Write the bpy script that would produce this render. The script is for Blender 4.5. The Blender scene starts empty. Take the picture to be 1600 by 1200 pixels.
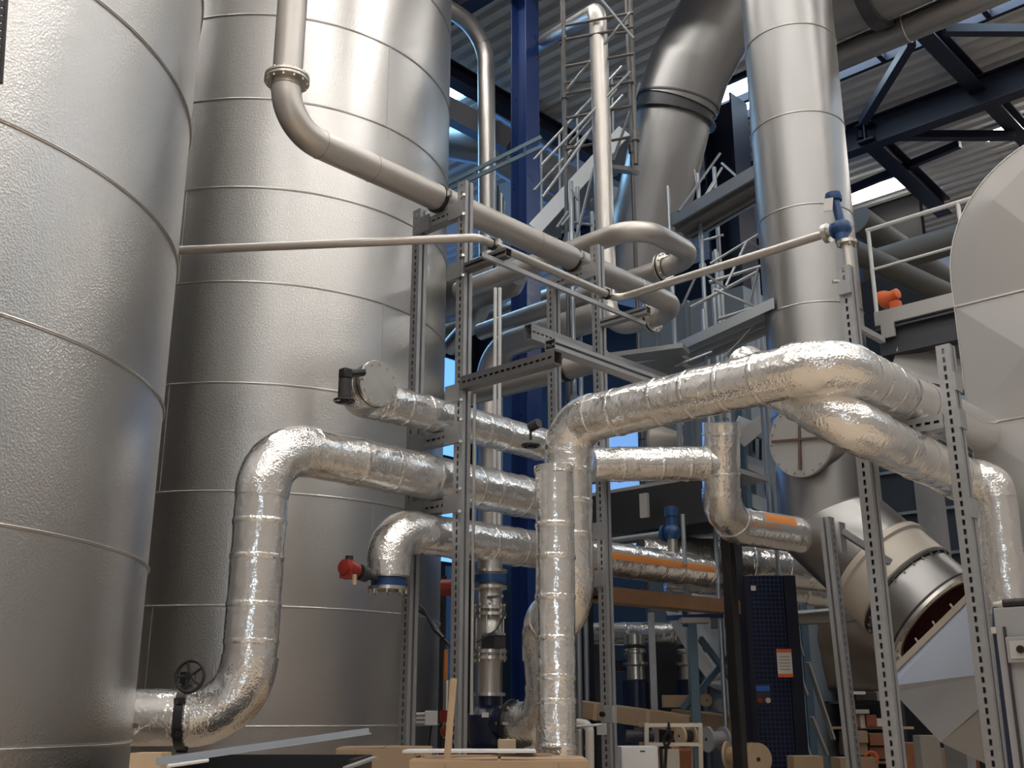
import bpy, math, random
from mathutils import Vector, Matrix, noise
C = bpy.context.scene.collection
PI = math.pi
rnd = random.Random(7)
V = Vector

# ------------------------------------------------------------------ camera
# World axes follow the plant grid: +X to the right and towards the camera, +Y to the right and away.
F_PX, PITCH, YAW, CAM_H = 1695.6, math.radians(16.955), math.radians(43), 1.0
cam_d = bpy.data.cameras.new('camera')
cam = bpy.data.objects.new('camera', cam_d)
C.objects.link(cam)
cam.location = (0, 0, CAM_H)
cam.rotation_euler = (PI/2 + PITCH, 0, YAW)
cam_d.sensor_width = 36.0
cam_d.lens = 36.0*F_PX/1600
cam_d.clip_start = 0.05
bpy.context.scene.camera = cam
_cp, _sp, _cy, _sy = math.cos(PITCH), math.sin(PITCH), math.cos(YAW), math.sin(YAW)
_R, _F, _U = V((_cy, _sy, 0)), V((-_sy*_cp, _cy*_cp, _sp)), V((_sy*_sp, -_cy*_sp, _cp))
_O = V((0, 0, CAM_H))
def _ray(x, y): return _F + _R*((x-800)/F_PX) - _U*((y-600)/F_PX)
def aX(x, y, X): d = _ray(x, y); return _O + d*(X/d.x)
def aY(x, y, Y): d = _ray(x, y); return _O + d*(Y/d.y)
def aZ(x, y, Z): d = _ray(x, y); return _O + d*((Z-CAM_H)/d.z)
def aD(x, y, D): return _O + _ray(x, y)*D

# ------------------------------------------------------------------ materials
MATS = {}
def mat(name, col, rough=0.5, metal=0.0, emit=None, bump=None, var=None, spec=None, alpha=None, wave=None, aniso=None):
    if name in MATS: return MATS[name]
    m = bpy.data.materials.new(name); m.use_nodes = True
    n, l = m.node_tree.nodes, m.node_tree.links
    b = n['Principled BSDF']
    c = (*col, 1)
    b.inputs['Base Color'].default_value = c
    b.inputs['Roughness'].default_value = rough
    b.inputs['Metallic'].default_value = metal
    if spec is not None: b.inputs['Specular IOR Level'].default_value = spec
    if emit:
        b.inputs['Emission Color'].default_value = (*emit[0], 1)
        b.inputs['Emission Strength'].default_value = emit[1]
    tc = n.new('ShaderNodeTexCoord')
    if var:   # (scale, colour amount, roughness amount)
        nz = n.new('ShaderNodeTexNoise'); nz.inputs['Scale'].default_value = var[0]; nz.inputs['Detail'].default_value = 5
        l.new(tc.outputs['Object'], nz.inputs['Vector'])
        mx = n.new('ShaderNodeMix'); mx.data_type = 'RGBA'
        k = var[1]
        mx.inputs['A'].default_value = (*[max(0, x*(1-k)) for x in col], 1)
        mx.inputs['B'].default_value = (*[min(1, x*(1+k)) for x in col], 1)
        l.new(nz.outputs['Fac'], mx.inputs['Factor']); l.new(mx.outputs['Result'], b.inputs['Base Color'])
        if len(var) > 2 and var[2]:
            mr = n.new('ShaderNodeMapRange')
            mr.inputs['From Min'].default_value = 0.3; mr.inputs['From Max'].default_value = 0.7
            mr.inputs['To Min'].default_value = max(0.02, rough-var[2]); mr.inputs['To Max'].default_value = rough+var[2]
            l.new(nz.outputs['Fac'], mr.inputs['Value']); l.new(mr.outputs['Result'], b.inputs['Roughness'])
    last = None
    for bp in (bump or []):   # (kind, scale, strength, distance)
        kind, sc, st, di = bp
        if kind == 'voronoi':
            t = n.new('ShaderNodeTexVoronoi'); out = t.outputs['Distance']
        else:
            t = n.new('ShaderNodeTexNoise'); t.inputs['Detail'].default_value = 3; out = t.outputs['Fac']
        t.inputs['Scale'].default_value = sc
        l.new(tc.outputs['Object'], t.inputs['Vector'])
        bu = n.new('ShaderNodeBump'); bu.inputs['Strength'].default_value = st; bu.inputs['Distance'].default_value = di
        l.new(out, bu.inputs['Height'])
        if last: l.new(last.outputs['Normal'], bu.inputs['Normal'])
        last = bu
    if last: l.new(last.outputs['Normal'], b.inputs['Normal'])
    MATS[name] = m
    return m

M_CLAD   = mat('stucco_cladding', (.63, .62, .61), .31, 1, bump=[('voronoi', 78, .30, .004), ('noise', 1.1, .04, .04)])
M_CLAD2  = mat('smooth_cladding', (.66, .65, .645), .26, 1, bump=[('voronoi', 90, .12, .003), ('noise', 1.3, .10, .05)], var=(2.0, .05, .05))
M_STACK  = mat('duct_cladding', (.38, .375, .37), .38, 1, bump=[('noise', 2.2, .12, .03), ('noise', 60, .04, .003)])
M_SEAM   = mat('seam_metal', (.62, .61, .59), .35, 1)
M_FOIL   = mat('foil_jacket', (.86, .85, .835), .17, .84, bump=[('noise', 7, .45, .03), ('noise', 26, .35, .010), ('voronoi', 50, .18, .005)], var=(14, .04, 0))
M_CRINK  = mat('crinkled_foil', (.88, .87, .85), .16, .9, bump=[('noise', 11, .5, .02), ('voronoi', 60, .32, .006), ('noise', 120, .3, .003)], var=(20, .04, 0))
M_TAPE   = mat('foil_tape', (.90, .89, .87), .17, .88, bump=[('noise', 26, .4, .008), ('voronoi', 70, .3, .005)])
M_STEEL  = mat('bare_stainless', (.58, .55, .52), .42, .9, var=(4, .06, 0), bump=[('noise', 50, .05, .003)])
M_WELD   = mat('weld_bead', (.42, .37, .32), .4, 1, var=(30, .3, .1))
M_FLANGE = mat('machined_flange', (.66, .63, .58), .28, 1, var=(12, .1, 0))
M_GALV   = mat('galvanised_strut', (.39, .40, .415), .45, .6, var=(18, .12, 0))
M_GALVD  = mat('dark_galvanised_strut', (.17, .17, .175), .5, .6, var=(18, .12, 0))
M_BOLT   = mat('zinc_bolt', (.66, .65, .62), .3, 1)
M_RUBBER = mat('black_rubber', (.018, .018, .02), .55)
M_BLACK  = mat('black_paint', (.012, .012, .013), .35)
M_BLUECOL= mat('blue_steel_paint', (.020, .052, .20), .32, var=(2, .12, .08), spec=.6)
M_NAVY   = mat('navy_steel_paint', (.007, .009, .026), .5)
M_BLUEV  = mat('blue_valve_paint', (.012, .055, .17), .35)
M_PUMP   = mat('navy_pump_paint', (.012, .018, .05), .32)
M_RED    = mat('red_actuator', (.27, .022, .014), .38)
M_ORANGE = mat('orange_plastic', (.85, .17, .05), .45)
M_WHITE  = mat('white_paint', (.72, .72, .71), .5)
M_GREYP  = mat('grey_painted_sheet', (.50, .49, .475), .42, .25, var=(1.2, .05, .05))
M_LGREYP = mat('light_grey_sheet', (.43, .42, .415), .40, .35, var=(1.2, .04, .05))
M_CREAM  = mat('cream_collar', (.62, .57, .49), .5, .2, var=(6, .08))
M_OXIDE  = mat('red_oxide_rubber', (.11, .022, .016), .6)
M_CARD   = mat('cardboard', (.40, .285, .185), .8, var=(5, .12))
M_WOOD   = mat('pale_wood', (.52, .39, .26), .7, var=(9, .2))
M_WOODD  = mat('reddish_wood', (.30, .12, .06), .7, var=(9, .2))
M_SCAF   = mat('scaffold_tube', (.40, .43, .46), .4, .8)
M_DECK   = mat('scaffold_deck', (.34, .36, .38), .5, .6)
M_DARKDUCT = mat('grey_duct_sheet', (.34, .34, .35), .4, .7, var=(2, .1))
M_DARK   = mat('dark_machine_paint', (.03, .03, .033), .5)
M_TEAL   = mat('blue_grey_paint', (.10, .17, .23), .4, .2)
M_PAPER  = mat('white_label', (.75, .73, .70), .6)
M_FILM   = mat('white_plastic_sheet', (.84, .87, .92), .45, var=(1.5, .06))
M_COPPER = mat('rusty_tray', (.30, .17, .09), .45, .6, var=(12, .2))
M_GREYBOX= mat('grey_enclosure', (.31, .315, .325), .5)
M_CABLE  = mat('pale_gland', (.62, .60, .56), .5)
M_ORTAPE = mat('orange_tape', (.72, .27, .07), .5)

# ------------------------------------------------------------------ mesh builder
class MB:
    def __init__(s): s.v = []; s.f = []
    def add(s, vs, fs):
        k = len(s.v); s.v += [V(p) for p in vs]; s.f += [tuple(i+k for i in f) for f in fs]; return s
    def box(s, c, d, rot=None):
        c = V(c); h = [x/2 for x in d]; m = rot or Matrix.Identity(3)
        vs = [c + m @ V((a*h[0], b*h[1], e*h[2])) for a in (-1, 1) for b in (-1, 1) for e in (-1, 1)]
        return s.add(vs, [(0,1,3,2), (4,6,7,5), (0,4,5,1), (2,3,7,6), (0,2,6,4), (1,5,7,3)])
    def bar(s, a, b, w, h=None, up=(0, 0, 1)):
        a, b = V(a), V(b); h = h or w; z = (b-a).normalized(); u = V(up)
        if abs(z.dot(u)) > .99: u = V((1, 0, 0))
        x = z.cross(u).normalized(); y = x.cross(z).normalized()
        vs = [p + x*(i*w/2) + y*(j*h/2) for p in (a, b) for (i, j) in ((-1,-1), (1,-1), (1,1), (-1,1))]
        return s.add(vs, [(3,2,1,0), (4,5,6,7), (0,1,5,4), (1,2,6,5), (2,3,7,6), (3,0,4,7)])
    def tube(s, pts, r, seg=20, cap=True, rf=None, a0=0, a1=2*PI, up=None):
        pts = [V(p) for p in pts]; n = len(pts); full = abs(a1-a0-2*PI) < 1e-6
        T = [(pts[min(i+1, n-1)]-pts[max(i-1, 0)]).normalized() for i in range(n)]
        u = V(up) if up else (V((0, 0, 1)) if abs(T[0].z) < .9 else V((1, 0, 0)))
        x = (u - T[0]*u.dot(T[0])).normalized()
        rings = []; d = 0; k = seg if full else seg+1
        for i in range(n):
            if i:
                x = x - T[i]*x.dot(T[i]); x.normalize(); d += (pts[i]-pts[i-1]).length
            y = T[i].cross(x)
            ring = []
            for j in range(k):
                a = a0 + (a1-a0)*j/seg
                rr = (r[i] if isinstance(r, (list, tuple)) else r)
                if rf: rr += rf(pts[i] + (x*math.cos(a)+y*math.sin(a))*rr, d, a)
                ring.append(pts[i] + (x*math.cos(a)+y*math.sin(a))*rr)
            rings.append(ring)
        vs = [p for ring in rings for p in ring]; fs = []
        for i in range(n-1):
            for j in range(seg):
                b = (j+1) % k
                fs.append((i*k+j, (i+1)*k+j, (i+1)*k+b, i*k+b)[::-1])
        if cap and full:
            fs += [tuple(range(k))[::-1], tuple((n-1)*k+j for j in range(k))]
        return s.add(vs, fs)
    def cyl(s, a, b, r, seg=20, cap=True): return s.tube([a, b], r, seg, cap)
    def lathe(s, c, axis, prof, seg=48, a0=0, a1=2*PI):
        # prof: (distance along axis, radius)
        c = V(c); z = V(axis).normalized(); u = V((0, 0, 1)) if abs(z.z) < .9 else V((1, 0, 0))
        x = (u - z*u.dot(z)).normalized(); y = z.cross(x); full = abs(a1-a0-2*PI) < 1e-6; k = seg if full else seg+1
        vs = []; fs = []
        for (h, r) in prof:
            for j in range(k):
                a = a0+(a1-a0)*j/seg; vs.append(c + z*h + (x*math.cos(a)+y*math.sin(a))*r)
        for i in range(len(prof)-1):
            for j in range(seg):
                b = (j+1) % k; fs.append((i*k+j, i*k+b, (i+1)*k+b, (i+1)*k+j))
        return s.add(vs, fs)
    def torus(s, c, axis, R, r, seg=36, rs=10):
        c = V(c); z = V(axis).normalized(); u = V((0, 0, 1)) if abs(z.z) < .9 else V((1, 0, 0))
        x = (u - z*u.dot(z)).normalized(); y = z.cross(x); vs = []; fs = []
        for i in range(seg):
            a = 2*PI*i/seg; d = x*math.cos(a)+y*math.sin(a)
            for j in range(rs):
                t = 2*PI*j/rs; vs.append(c + d*(R+r*math.cos(t)) + z*(r*math.sin(t)))
        for i in range(seg):
            for j in range(rs):
                a, b = (i+1) % seg, (j+1) % rs
                fs.append((i*rs+j, a*rs+j, a*rs+b, i*rs+b))
        return s.add(vs, fs)
    def poly(s, pts, d):   # prism: polygon extruded by vector d
        n = len(pts); d = V(d); pts = [V(p) for p in pts]
        vs = pts + [p+d for p in pts]
        return s.add(vs, [tuple(range(n))[::-1], tuple(range(n, 2*n))] + [(i, (i+1) % n, n+(i+1) % n, n+i) for i in range(n)])
    def sphere(s, c, r, seg=16, rs=10, sc=(1, 1, 1)):
        c = V(c); vs = [c+V((0, 0, r*sc[2]))]; fs = []
        for i in range(1, rs):
            t = PI*i/rs
            for j in range(seg):
                a = 2*PI*j/seg; vs.append(c+V((r*math.sin(t)*math.cos(a)*sc[0], r*math.sin(t)*math.sin(a)*sc[1], r*math.cos(t)*sc[2])))
        vs.append(c-V((0, 0, r*sc[2])))
        for j in range(seg): fs.append((0, 1+j, 1+(j+1) % seg))
        for i in range(rs-2):
            for j in range(seg):
                a = 1+i*seg+j; b = 1+i*seg+(j+1) % seg; fs.append((a, a+seg, b+seg, b))
        k = 1+(rs-2)*seg
        for j in range(seg): fs.append((k+j, len(vs)-1, k+(j+1) % seg))
        return s.add(vs, fs)
    def build(s, name, m, parent=None, smooth=True, ang=35, bevel=0, fixn=True):
        me = bpy.data.meshes.new(name)
        base = parent_base(parent) if parent else V((0, 0, 0))
        me.from_pydata([p-base for p in s.v], [], s.f)
        me.materials.append(m)
        if fixn:
            import bmesh
            bm = bmesh.new(); bm.from_mesh(me); bmesh.ops.recalc_face_normals(bm, faces=bm.faces); bm.to_mesh(me); bm.free()
        if smooth:
            me.shade_smooth(); me.set_sharp_from_angle(angle=math.radians(ang))
        o = bpy.data.objects.new(name, me); C.objects.link(o)
        if parent: o.parent = parent
        if bevel:
            bv = o.modifiers.new('bevel', 'BEVEL'); bv.width = bevel; bv.segments = 2; bv.limit_method = 'ANGLE'
        return o

def parent_base(o):
    p = V((0, 0, 0))
    while o: p += o.location; o = o.parent
    return p
def thing(name, label, cat, base, group=None):
    o = bpy.data.objects.new(name, None); C.objects.link(o); o.location = V(base); o.empty_display_size = .1
    o['label'] = label; o['category'] = cat
    if group: o['group'] = group
    return o
def tag(o, label, cat, group=None, kind=None):
    o['label'] = label; o['category'] = cat
    if group: o['group'] = group
    if kind: o['kind'] = kind
    return o
def struct(o): o['kind'] = 'structure'; return o
def copy_thing(o, delta, label=None):
    def cp(x, par):
        c = x.copy(); C.objects.link(c); c.parent = par
        for ch in [k for k in bpy.data.objects if k.parent == x and k != c and k.name not in made]: made.add(ch.name); made.add(cp(ch, c).name)
        return c
    made = set(); r = cp(o, None); r.location = o.location + V(delta)
    if label: r['label'] = label
    return r

def fillet(pts, R, n=10):
    pts = [V(p) for p in pts]; out = [pts[0]]
    for i in range(1, len(pts)-1):
        a, b, c = pts[i-1], pts[i], pts[i+1]
        d1, d2 = (a-b).normalized(), (c-b).normalized()
        ang = d1.angle(d2)
        if abs(ang-PI) < 1e-3: out.append(b); continue
        rr = R[i-1] if isinstance(R, (list, tuple)) else R
        t = rr/math.tan(ang/2); t = min(t, (a-b).length*.49 if i > 1 else (a-b).length*.98, (c-b).length*.49 if i < len(pts)-2 else (c-b).length*.98)
        rr = t*math.tan(ang/2)
        p1, p2 = b+d1*t, b+d2*t; cen = b + (d1+d2).normalized()*(rr/math.sin(ang/2))
        v1, v2 = p1-cen, p2-cen; tot = v1.angle(v2); ax = v1.cross(v2).normalized()
        for k in range(n+1):
            out.append(cen + Matrix.Rotation(tot*k/n, 3, ax) @ v1)
    out.append(pts[-1]); return out
def resample(pts, step):
    out = [pts[0]]
    for a, b in zip(pts, pts[1:]):
        n = max(1, round((b-a).length/step))
        for k in range(1, n+1): out.append(a.lerp(b, k/n))
    return out
def at_len(pts, s):
    d = 0
    for a, b in zip(pts, pts[1:]):
        L = (b-a).length
        if d+L >= s: return a.lerp(b, (s-d)/L), (b-a).normalized()
        d += L
    return pts[-1], (pts[-1]-pts[-2]).normalized()
def total(pts): return sum((b-a).length for a, b in zip(pts, pts[1:]))
def dent(amp, sc, seed=0):
    o = V((seed*3.1, seed*1.7, seed*.9))
    return lambda p, d, a: amp*noise.noise(p*sc+o) + amp*.5*noise.noise(p*sc*2.7+o)

def foil_pipe(label, pts, r, R, bands, group='foil-wrapped pipes', crinkle=True, seed=1, cat='pipe', base=None, amp=.006, seams=(), orange=None):
    """A pipe in foil-faced insulation: jacket along the path, crinkled skin on each elbow, tape rings."""
    path = resample(fillet(pts, R, 12), .035)
    t = thing('insulated_pipe', label, cat, base or path[0], group)
    f = dent(amp, 5, seed)
    mb = MB(); mb.tube(path, r, 40, True, f); mb.build('foil_jacket', M_FOIL, t, ang=60)
    if crinkle:
        full = [V(p) for p in pts]; fl = fillet(pts, R, 12)
        i = 1
        for k in range(1, len(full)-1):
            seg = fl[i:i+13]; i += 13
            if len(seg) > 3:
                e0 = (seg[0]-seg[1]).normalized()*.03; e1 = (seg[-1]-seg[-2]).normalized()*.03
                g = dent(amp*.9, 14, seed+k)
                e = MB().tube(resample([seg[0]+e0]+seg+[seg[-1]+e1], .02), r+.007, 44, True, g)
                e.build('elbow_wrap', M_CRINK, t, ang=70)
    for s in bands:
        w = .036 if not isinstance(s, tuple) else s[1]; s = s if not isinstance(s, tuple) else s[0]
        p, d = at_len(path, s)
        q = [at_len(path, s+w*(k/4-.5))[0] for k in range(5)]
        g = dent(.0025, 26, seed+s)
        MB().tube(q, [r+.002, r+.005, r+.0055, r+.005, r+.002], 40, False, lambda p, d, a, g=g, f=f: g(p, d, a)+f(p, d, a)).build('tape_band', M_TAPE, t, ang=70)
    for (s0, s1, ang) in seams:
        q = [at_len(path, s0+(s1-s0)*k/24)[0] for k in range(25)]
        MB().tube(q, r+.006, 6, False, lambda p, d, a, f=f: f(p, d, a), ang-.18, ang+.18).build('tape_seam', M_TAPE, t, ang=70)
    return t

def slotted_strut(mb, a, b, w=.09, d=.09, xdir=(1, 0, 0), slot_faces=('-y',), pitch=.0575, slot=(.017, .035), groove=('+x',), th=.006):
    """Perforated steel strut from a to b; w along xdir, d along the other side; slots cut right through the faces."""
    a, b = V(a), V(b); z = (b-a).normalized(); x = V(xdir); x = (x-z*x.dot(z)).normalized(); y = z.cross(x)
    L = (b-a).length
    faces = {'+x': (x, y, w/2, d), '-x': (-x, y, w/2, d), '+y': (y, x, d/2, w), '-y': (-y, x, d/2, w)}
    for key, (nrm, tan, off, wid) in faces.items():
        def P(u, h, dep=0): return a + nrm*(off-dep) + tan*u + z*h
        hw = wid/2
        if key in slot_faces:
            sw, sh = slot; n = int(L/pitch); m = (L-n*pitch)/2
            mb.add([P(-hw, 0), P(hw, 0), P(hw, m), P(-hw, m)], [(0, 1, 2, 3)])
            mb.add([P(-hw, L-m), P(hw, L-m), P(hw, L), P(-hw, L)], [(0, 1, 2, 3)])
            for i in range(n):
                h0 = m+i*pitch; h1 = h0+pitch; g0 = h0+(pitch-sh)/2; g1 = g0+sh; s = sw/2
                vs = [P(-hw, h0), P(hw, h0), P(hw, h1), P(-hw, h1), P(-s, g0), P(s, g0), P(s, g1), P(-s, g1),
                      P(-s, g0, th), P(s, g0, th), P(s, g1, th), P(-s, g1, th)]
                mb.add(vs, [(0,1,5,4), (1,2,6,5), (2,3,7,6), (3,0,4,7), (4,5,9,8), (5,6,10,9), (6,7,11,10), (7,4,8,11)])
        elif key in groove:
            g = .011
            q = [(-hw, 0), (-g, 0), (-g, .035), (g, .035), (g, 0), (hw, 0)]
            for (u0, d0), (u1, d1) in zip(q, q[1:]):
                mb.add([P(u0, 0, d0), P(u1, 0, d1), P(u1, L, d1), P(u0, L, d0)], [(0, 1, 2, 3)])
        else:
            mb.add([P(-hw, 0), P(hw, 0), P(hw, L), P(-hw, L)], [(0, 1, 2, 3)])
    # end caps as thin rims, so the strut reads as a hollow section
    for h in (0, L):
        vs = [a + z*h + x*sx*w/2 + y*sy*d/2 for sx, sy in ((-1,-1), (1,-1), (1,1), (-1,1))]
        vi = [a + z*h + x*sx*(w/2-th) + y*sy*(d/2-th) for sx, sy in ((-1,-1), (1,-1), (1,1), (-1,1))]
        mb.add(vs+vi, [(i, (i+1) % 4, 4+(i+1) % 4, 4+i) for i in range(4)])
    return mb
def strut(name, a, b, parent, m=None, **k):
    return slotted_strut(MB(), a, b, **k).build(name, m or M_GALV, parent, fixn=False, smooth=False)
def bolt(parent, p, axis, r=.009, h=.014, name='bolt', m=None):
    p = V(p); ax = V(axis).normalized()
    return MB().tube([p, p+ax*h], r, 6).build(name, m or M_BOLT, parent)
def ring_of_bolts(parent, c, axis, R, n, r=.010, h=.05, phase=0, name='bolt', m=None):
    z = V(axis).normalized(); u = V((0, 0, 1)) if abs(z.z) < .9 else V((1, 0, 0))
    x = (u-z*u.dot(z)).normalized(); y = z.cross(x); c = V(c)
    for k in range(n):
        a = 2*PI*(k+phase)/n; p = c+(x*math.cos(a)+y*math.sin(a))*R
        MB().tube([p-z*h/2, p+z*h/2], r, 6).build(name, m or M_BOLT, parent)
def flange(parent, c, axis, ri, ro, th, bolts=8, m=None, gap=.006, boltr=.010):
    """A bolted pair of flange rings."""
    z = V(axis).normalized(); c = V(c)
    fl = []
    for sgn in (-1, 1):
        h0 = sgn*gap/2; h1 = sgn*(gap/2+th)
        o = MB().lathe(c, z, [(h0, ri), (h0, ro-.003), (h0+sgn*.003, ro), (h1-sgn*.003, ro), (h1, ro-.003), (h1, ri)], 40).build('flange', m or M_FLANGE, parent)
        fl.append(o)
    MB().lathe(c, z, [(-gap/2, ri), (-gap/2, ro-.004), (gap/2, ro-.004), (gap/2, ri)], 40).build('gasket', M_BLACK, parent)
    ring_of_bolts(fl[0], c, z, (ri+ro)/2+.008, bolts, boltr, 2*th+gap+.034, .5)
    return fl
# ------------------------------------------------------------------ the hall
XL, XR, YF, YB, ZR = -24.0, 13.0, -15.0, 27.0, 13.0
M_FLOOR = mat('concrete_floor', (.50, .40, .30), .55, var=(.6, .12, .1))
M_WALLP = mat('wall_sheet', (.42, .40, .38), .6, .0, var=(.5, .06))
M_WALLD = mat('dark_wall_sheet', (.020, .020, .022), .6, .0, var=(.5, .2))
M_ROOF  = mat('white_roof_deck', (.66, .64, .60), .55, var=(.4, .06))
M_GLASSD= mat('daylight_glazing', (.5, .6, .7), .2, emit=((.11, .32, .85), 1.6))
M_SKYL  = mat('skylight_panel', (.7, .8, .9), .3, emit=((.64, .83, 1.0), 6.0))
M_LAMP2 = mat('added_line_diffuser', (.9, .9, .9), .3, emit=((1.0, .965, .915), 20.0))
M_GLASS2= mat('far_glazing', (.5, .6, .7), .2, emit=((.22, .44, .85), .55))
M_LAMP3 = mat('dim_added_line_diffuser', (.9, .9, .9), .3, emit=((1.0, .965, .915), 9.0))
M_LAMP  = mat('lamp_tube', (.9, .9, .9), .3, emit=((1.0, .945, .875), 12.0))

struct(MB().box(((XL+XR)/2, (YF+YB)/2, -.1), (XR-XL, YB-YF, .2)).build('floor', M_FLOOR))
SKY = [(16.75, 18.15)]     # skylight strips along X, (y0, y1)
def deck(y0, y1, name):
    """Trapezoidal roof sheet, ribs along X."""
    mb = MB(); pitch = .32; n = max(1, int((y1-y0)/pitch)); pitch = (y1-y0)/n; prof = []
    for i in range(n):
        b = y0+i*pitch; prof += [(b, 0), (b+pitch*.42, 0), (b+pitch*.5, .11), (b+pitch*.92, .11)]
    prof.append((y1, 0))
    vs = []; fs = []
    for (y, z) in prof: vs += [(XL, y, ZR+z), (XR, y, ZR+z)]
    for i in range(len(prof)-1): fs.append((2*i, 2*i+1, 2*i+3, 2*i+2))
    vs += [(XL, y0, ZR+.3), (XR, y0, ZR+.3), (XL, y1, ZR+.3), (XR, y1, ZR+.3)]; k = len(vs)-4
    fs.append((k, k+1, k+3, k+2))
    return struct(mb.add(vs, fs).build(name, M_ROOF, smooth=False, fixn=False))
ys = [YF]
for (a, b) in sorted(SKY): ys += [a, b]
ys.append(YB)
for i in range(0, len(ys), 2): deck(ys[i], ys[i+1], 'ceiling')
XS = -11.4
for (a, b) in SKY: struct(MB().box(((XL+XS)/2, (a+b)/2, ZR+.06), (XS-XL, b-a, .12)).build('ceiling', M_ROOF, smooth=False))
wn = 1
for (a, b) in SKY:
    o = struct(MB().box(((XS+XR)/2, (a+b)/2, ZR+.2), (XR-XS, b-a, .05)).build('window_%d' % wn, M_SKYL)); wn += 1
    fr = MB()
    for k in range(13):
        x = XS+.3+k*(XR-XS-.6)/12; fr.box((x, (a+b)/2, ZR+.08), (.10, b-a, .16))
    for y in (a, b, (a+b)/2+.1): fr.box(((XS+XR)/2, y, ZR+.08), (XR-XS, .09, .18))
    fr.build('window_frame', M_NAVY, o)

M_BLUEADD = mat('added_blue_panel', (.6, .75, .9), .3, emit=((.34, .66, 1.0), 7.0))
o = struct(MB().box((-18.8, 12.3, ZR-.03), (10.2, 2.2, .05)).build('window_%d' % wn, M_BLUEADD)); wn += 1  # glowing panel added under the solid deck, out of view, for blue reflections
fr = MB()  # bars across the added blue panel
for k in range(6): fr.box((-23.8+k*2.02, 12.3, ZR-.08), (.10, 2.3, .08))
fr.build('window_frame', M_NAVY, o)
def wall_with_windows(name, axis, pos, lo, hi, bands, m, thick=.2, gm=None):
    """Wall at axis=pos; bands: (a0, a1, z0, z1) glazed openings; wall pieces fill the rest."""
    global wn
    def pt(a, z, t): return (pos+t, a, z) if axis == 'x' else (a, pos+t, z)
    zs = sorted({0, ZR+.3} | {b[2] for b in bands} | {b[3] for b in bands})
    mb = MB(); sgn = 1 if (pos > 0) else -1
    for z0, z1 in zip(zs, zs[1:]):
        here = sorted([b for b in bands if b[2] <= z0 and b[3] >= z1]); a = lo
        for b in here+[(hi, hi, 0, 0)]:
            if b[0] > a:
                c = pt((a+b[0])/2, (z0+z1)/2, sgn*thick/2)
                d = (thick, b[0]-a, z1-z0) if axis == 'x' else (b[0]-a, thick, z1-z0)
                mb.box(c, d)
            a = b[1]
    w = struct(mb.build(name, m, smooth=False))
    for (a0, a1, z0, z1) in bands:
        c = pt((a0+a1)/2, (z0+z1)/2, sgn*thick*.6)
        d = (.04, a1-a0, z1-z0) if axis == 'x' else (a1-a0, .04, z1-z0)
        g = struct(MB().box(c, d).build('window_%d' % wn, gm or M_GLASSD)); wn += 1
        fr = MB(); n = max(1, round((a1-a0)/1.5))
        for k in range(n+1):
            aa = a0+(a1-a0)*k/n
            fr.box(pt(aa, (z0+z1)/2, sgn*thick*.4), (.1, .09, z1-z0) if axis == 'x' else (.09, .1, z1-z0))
        for z in (z0, z1, (z0+z1)/2):
            fr.box(pt((a0+a1)/2, z, sgn*thick*.4), (.1, a1-a0, .09) if axis == 'x' else (a1-a0, .1, .09))
        fr.build('window_frame', M_NAVY, g)
    return w
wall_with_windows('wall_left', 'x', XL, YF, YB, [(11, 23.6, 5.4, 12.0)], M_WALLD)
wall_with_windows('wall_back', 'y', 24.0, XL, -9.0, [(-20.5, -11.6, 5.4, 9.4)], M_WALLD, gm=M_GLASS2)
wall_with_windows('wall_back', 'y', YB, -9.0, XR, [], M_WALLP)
struct(MB().box((-12.75, -3.0, ZR/2), (.2, 24.0, ZR)).build('wall_light_block', M_WALLD, smooth=False))  # added dark partition, out of view, keeps light out of the tank gap
M_GATE = mat('daylight_gate_glazing', (.7, .8, .9), .2, emit=((.74, .87, 1.0), 3.2))
wall_with_windows('wall_right', 'x', XR, YF, YB, [(-14.0, -9.8, .4, 5.0)], M_WALLP, gm=M_GATE)
wall_with_windows('wall_front', 'y', YF, XL, XR, [], M_WALLP)

# roof steel: lattice girders in navy paint, as far as the photo shows it
def roof_bar(a, b, w, h): return struct(MB().bar(a, b, w, h).build('ceiling_beam', M_NAVY, smooth=False))
def hbeam(mb, a, b, h, w, t=.03, up=(0, 0, 1)):
    a, b = V(a), V(b); z = (b-a).normalized(); x = z.cross(V(up)).normalized(); y = x.cross(z)
    mb.bar(a+y*(h/2-t/2), b+y*(h/2-t/2), w, t, up); mb.bar(a-y*(h/2-t/2), b-y*(h/2-t/2), w, t, up); mb.bar(a, b, t, h-2*t, up)
    return mb
for y in (19.4, 10.6, 1.8, -7.0):
    struct(hbeam(MB(), (XL, y, 12.35), (XR, y, 12.35), .62, .30).build('ceiling_beam', M_NAVY, smooth=False))
for x in (-5.9, -13.0, 1.2, 8.3):
    struct(hbeam(MB(), (x, YF, 12.55), (x, YB, 12.55), .36, .30).build('ceiling_beam', M_NAVY, smooth=False))
struct(hbeam(MB(), aZ(1350, 205, 12.3), aZ(1475, 325, 12.3), .4, .34).build('ceiling_beam', M_NAVY, smooth=False))
for (a, b, w) in [((1348, 190), (1424, 66), .16), ((1340, 212), (1585, 212), .17), ((1475, 47), (1640, 47), .16), ((1500, 225), (1320, 300), .12)]:
    roof_bar(aZ(*a, 12.3), aZ(*b, 12.3), w, .16)

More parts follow.
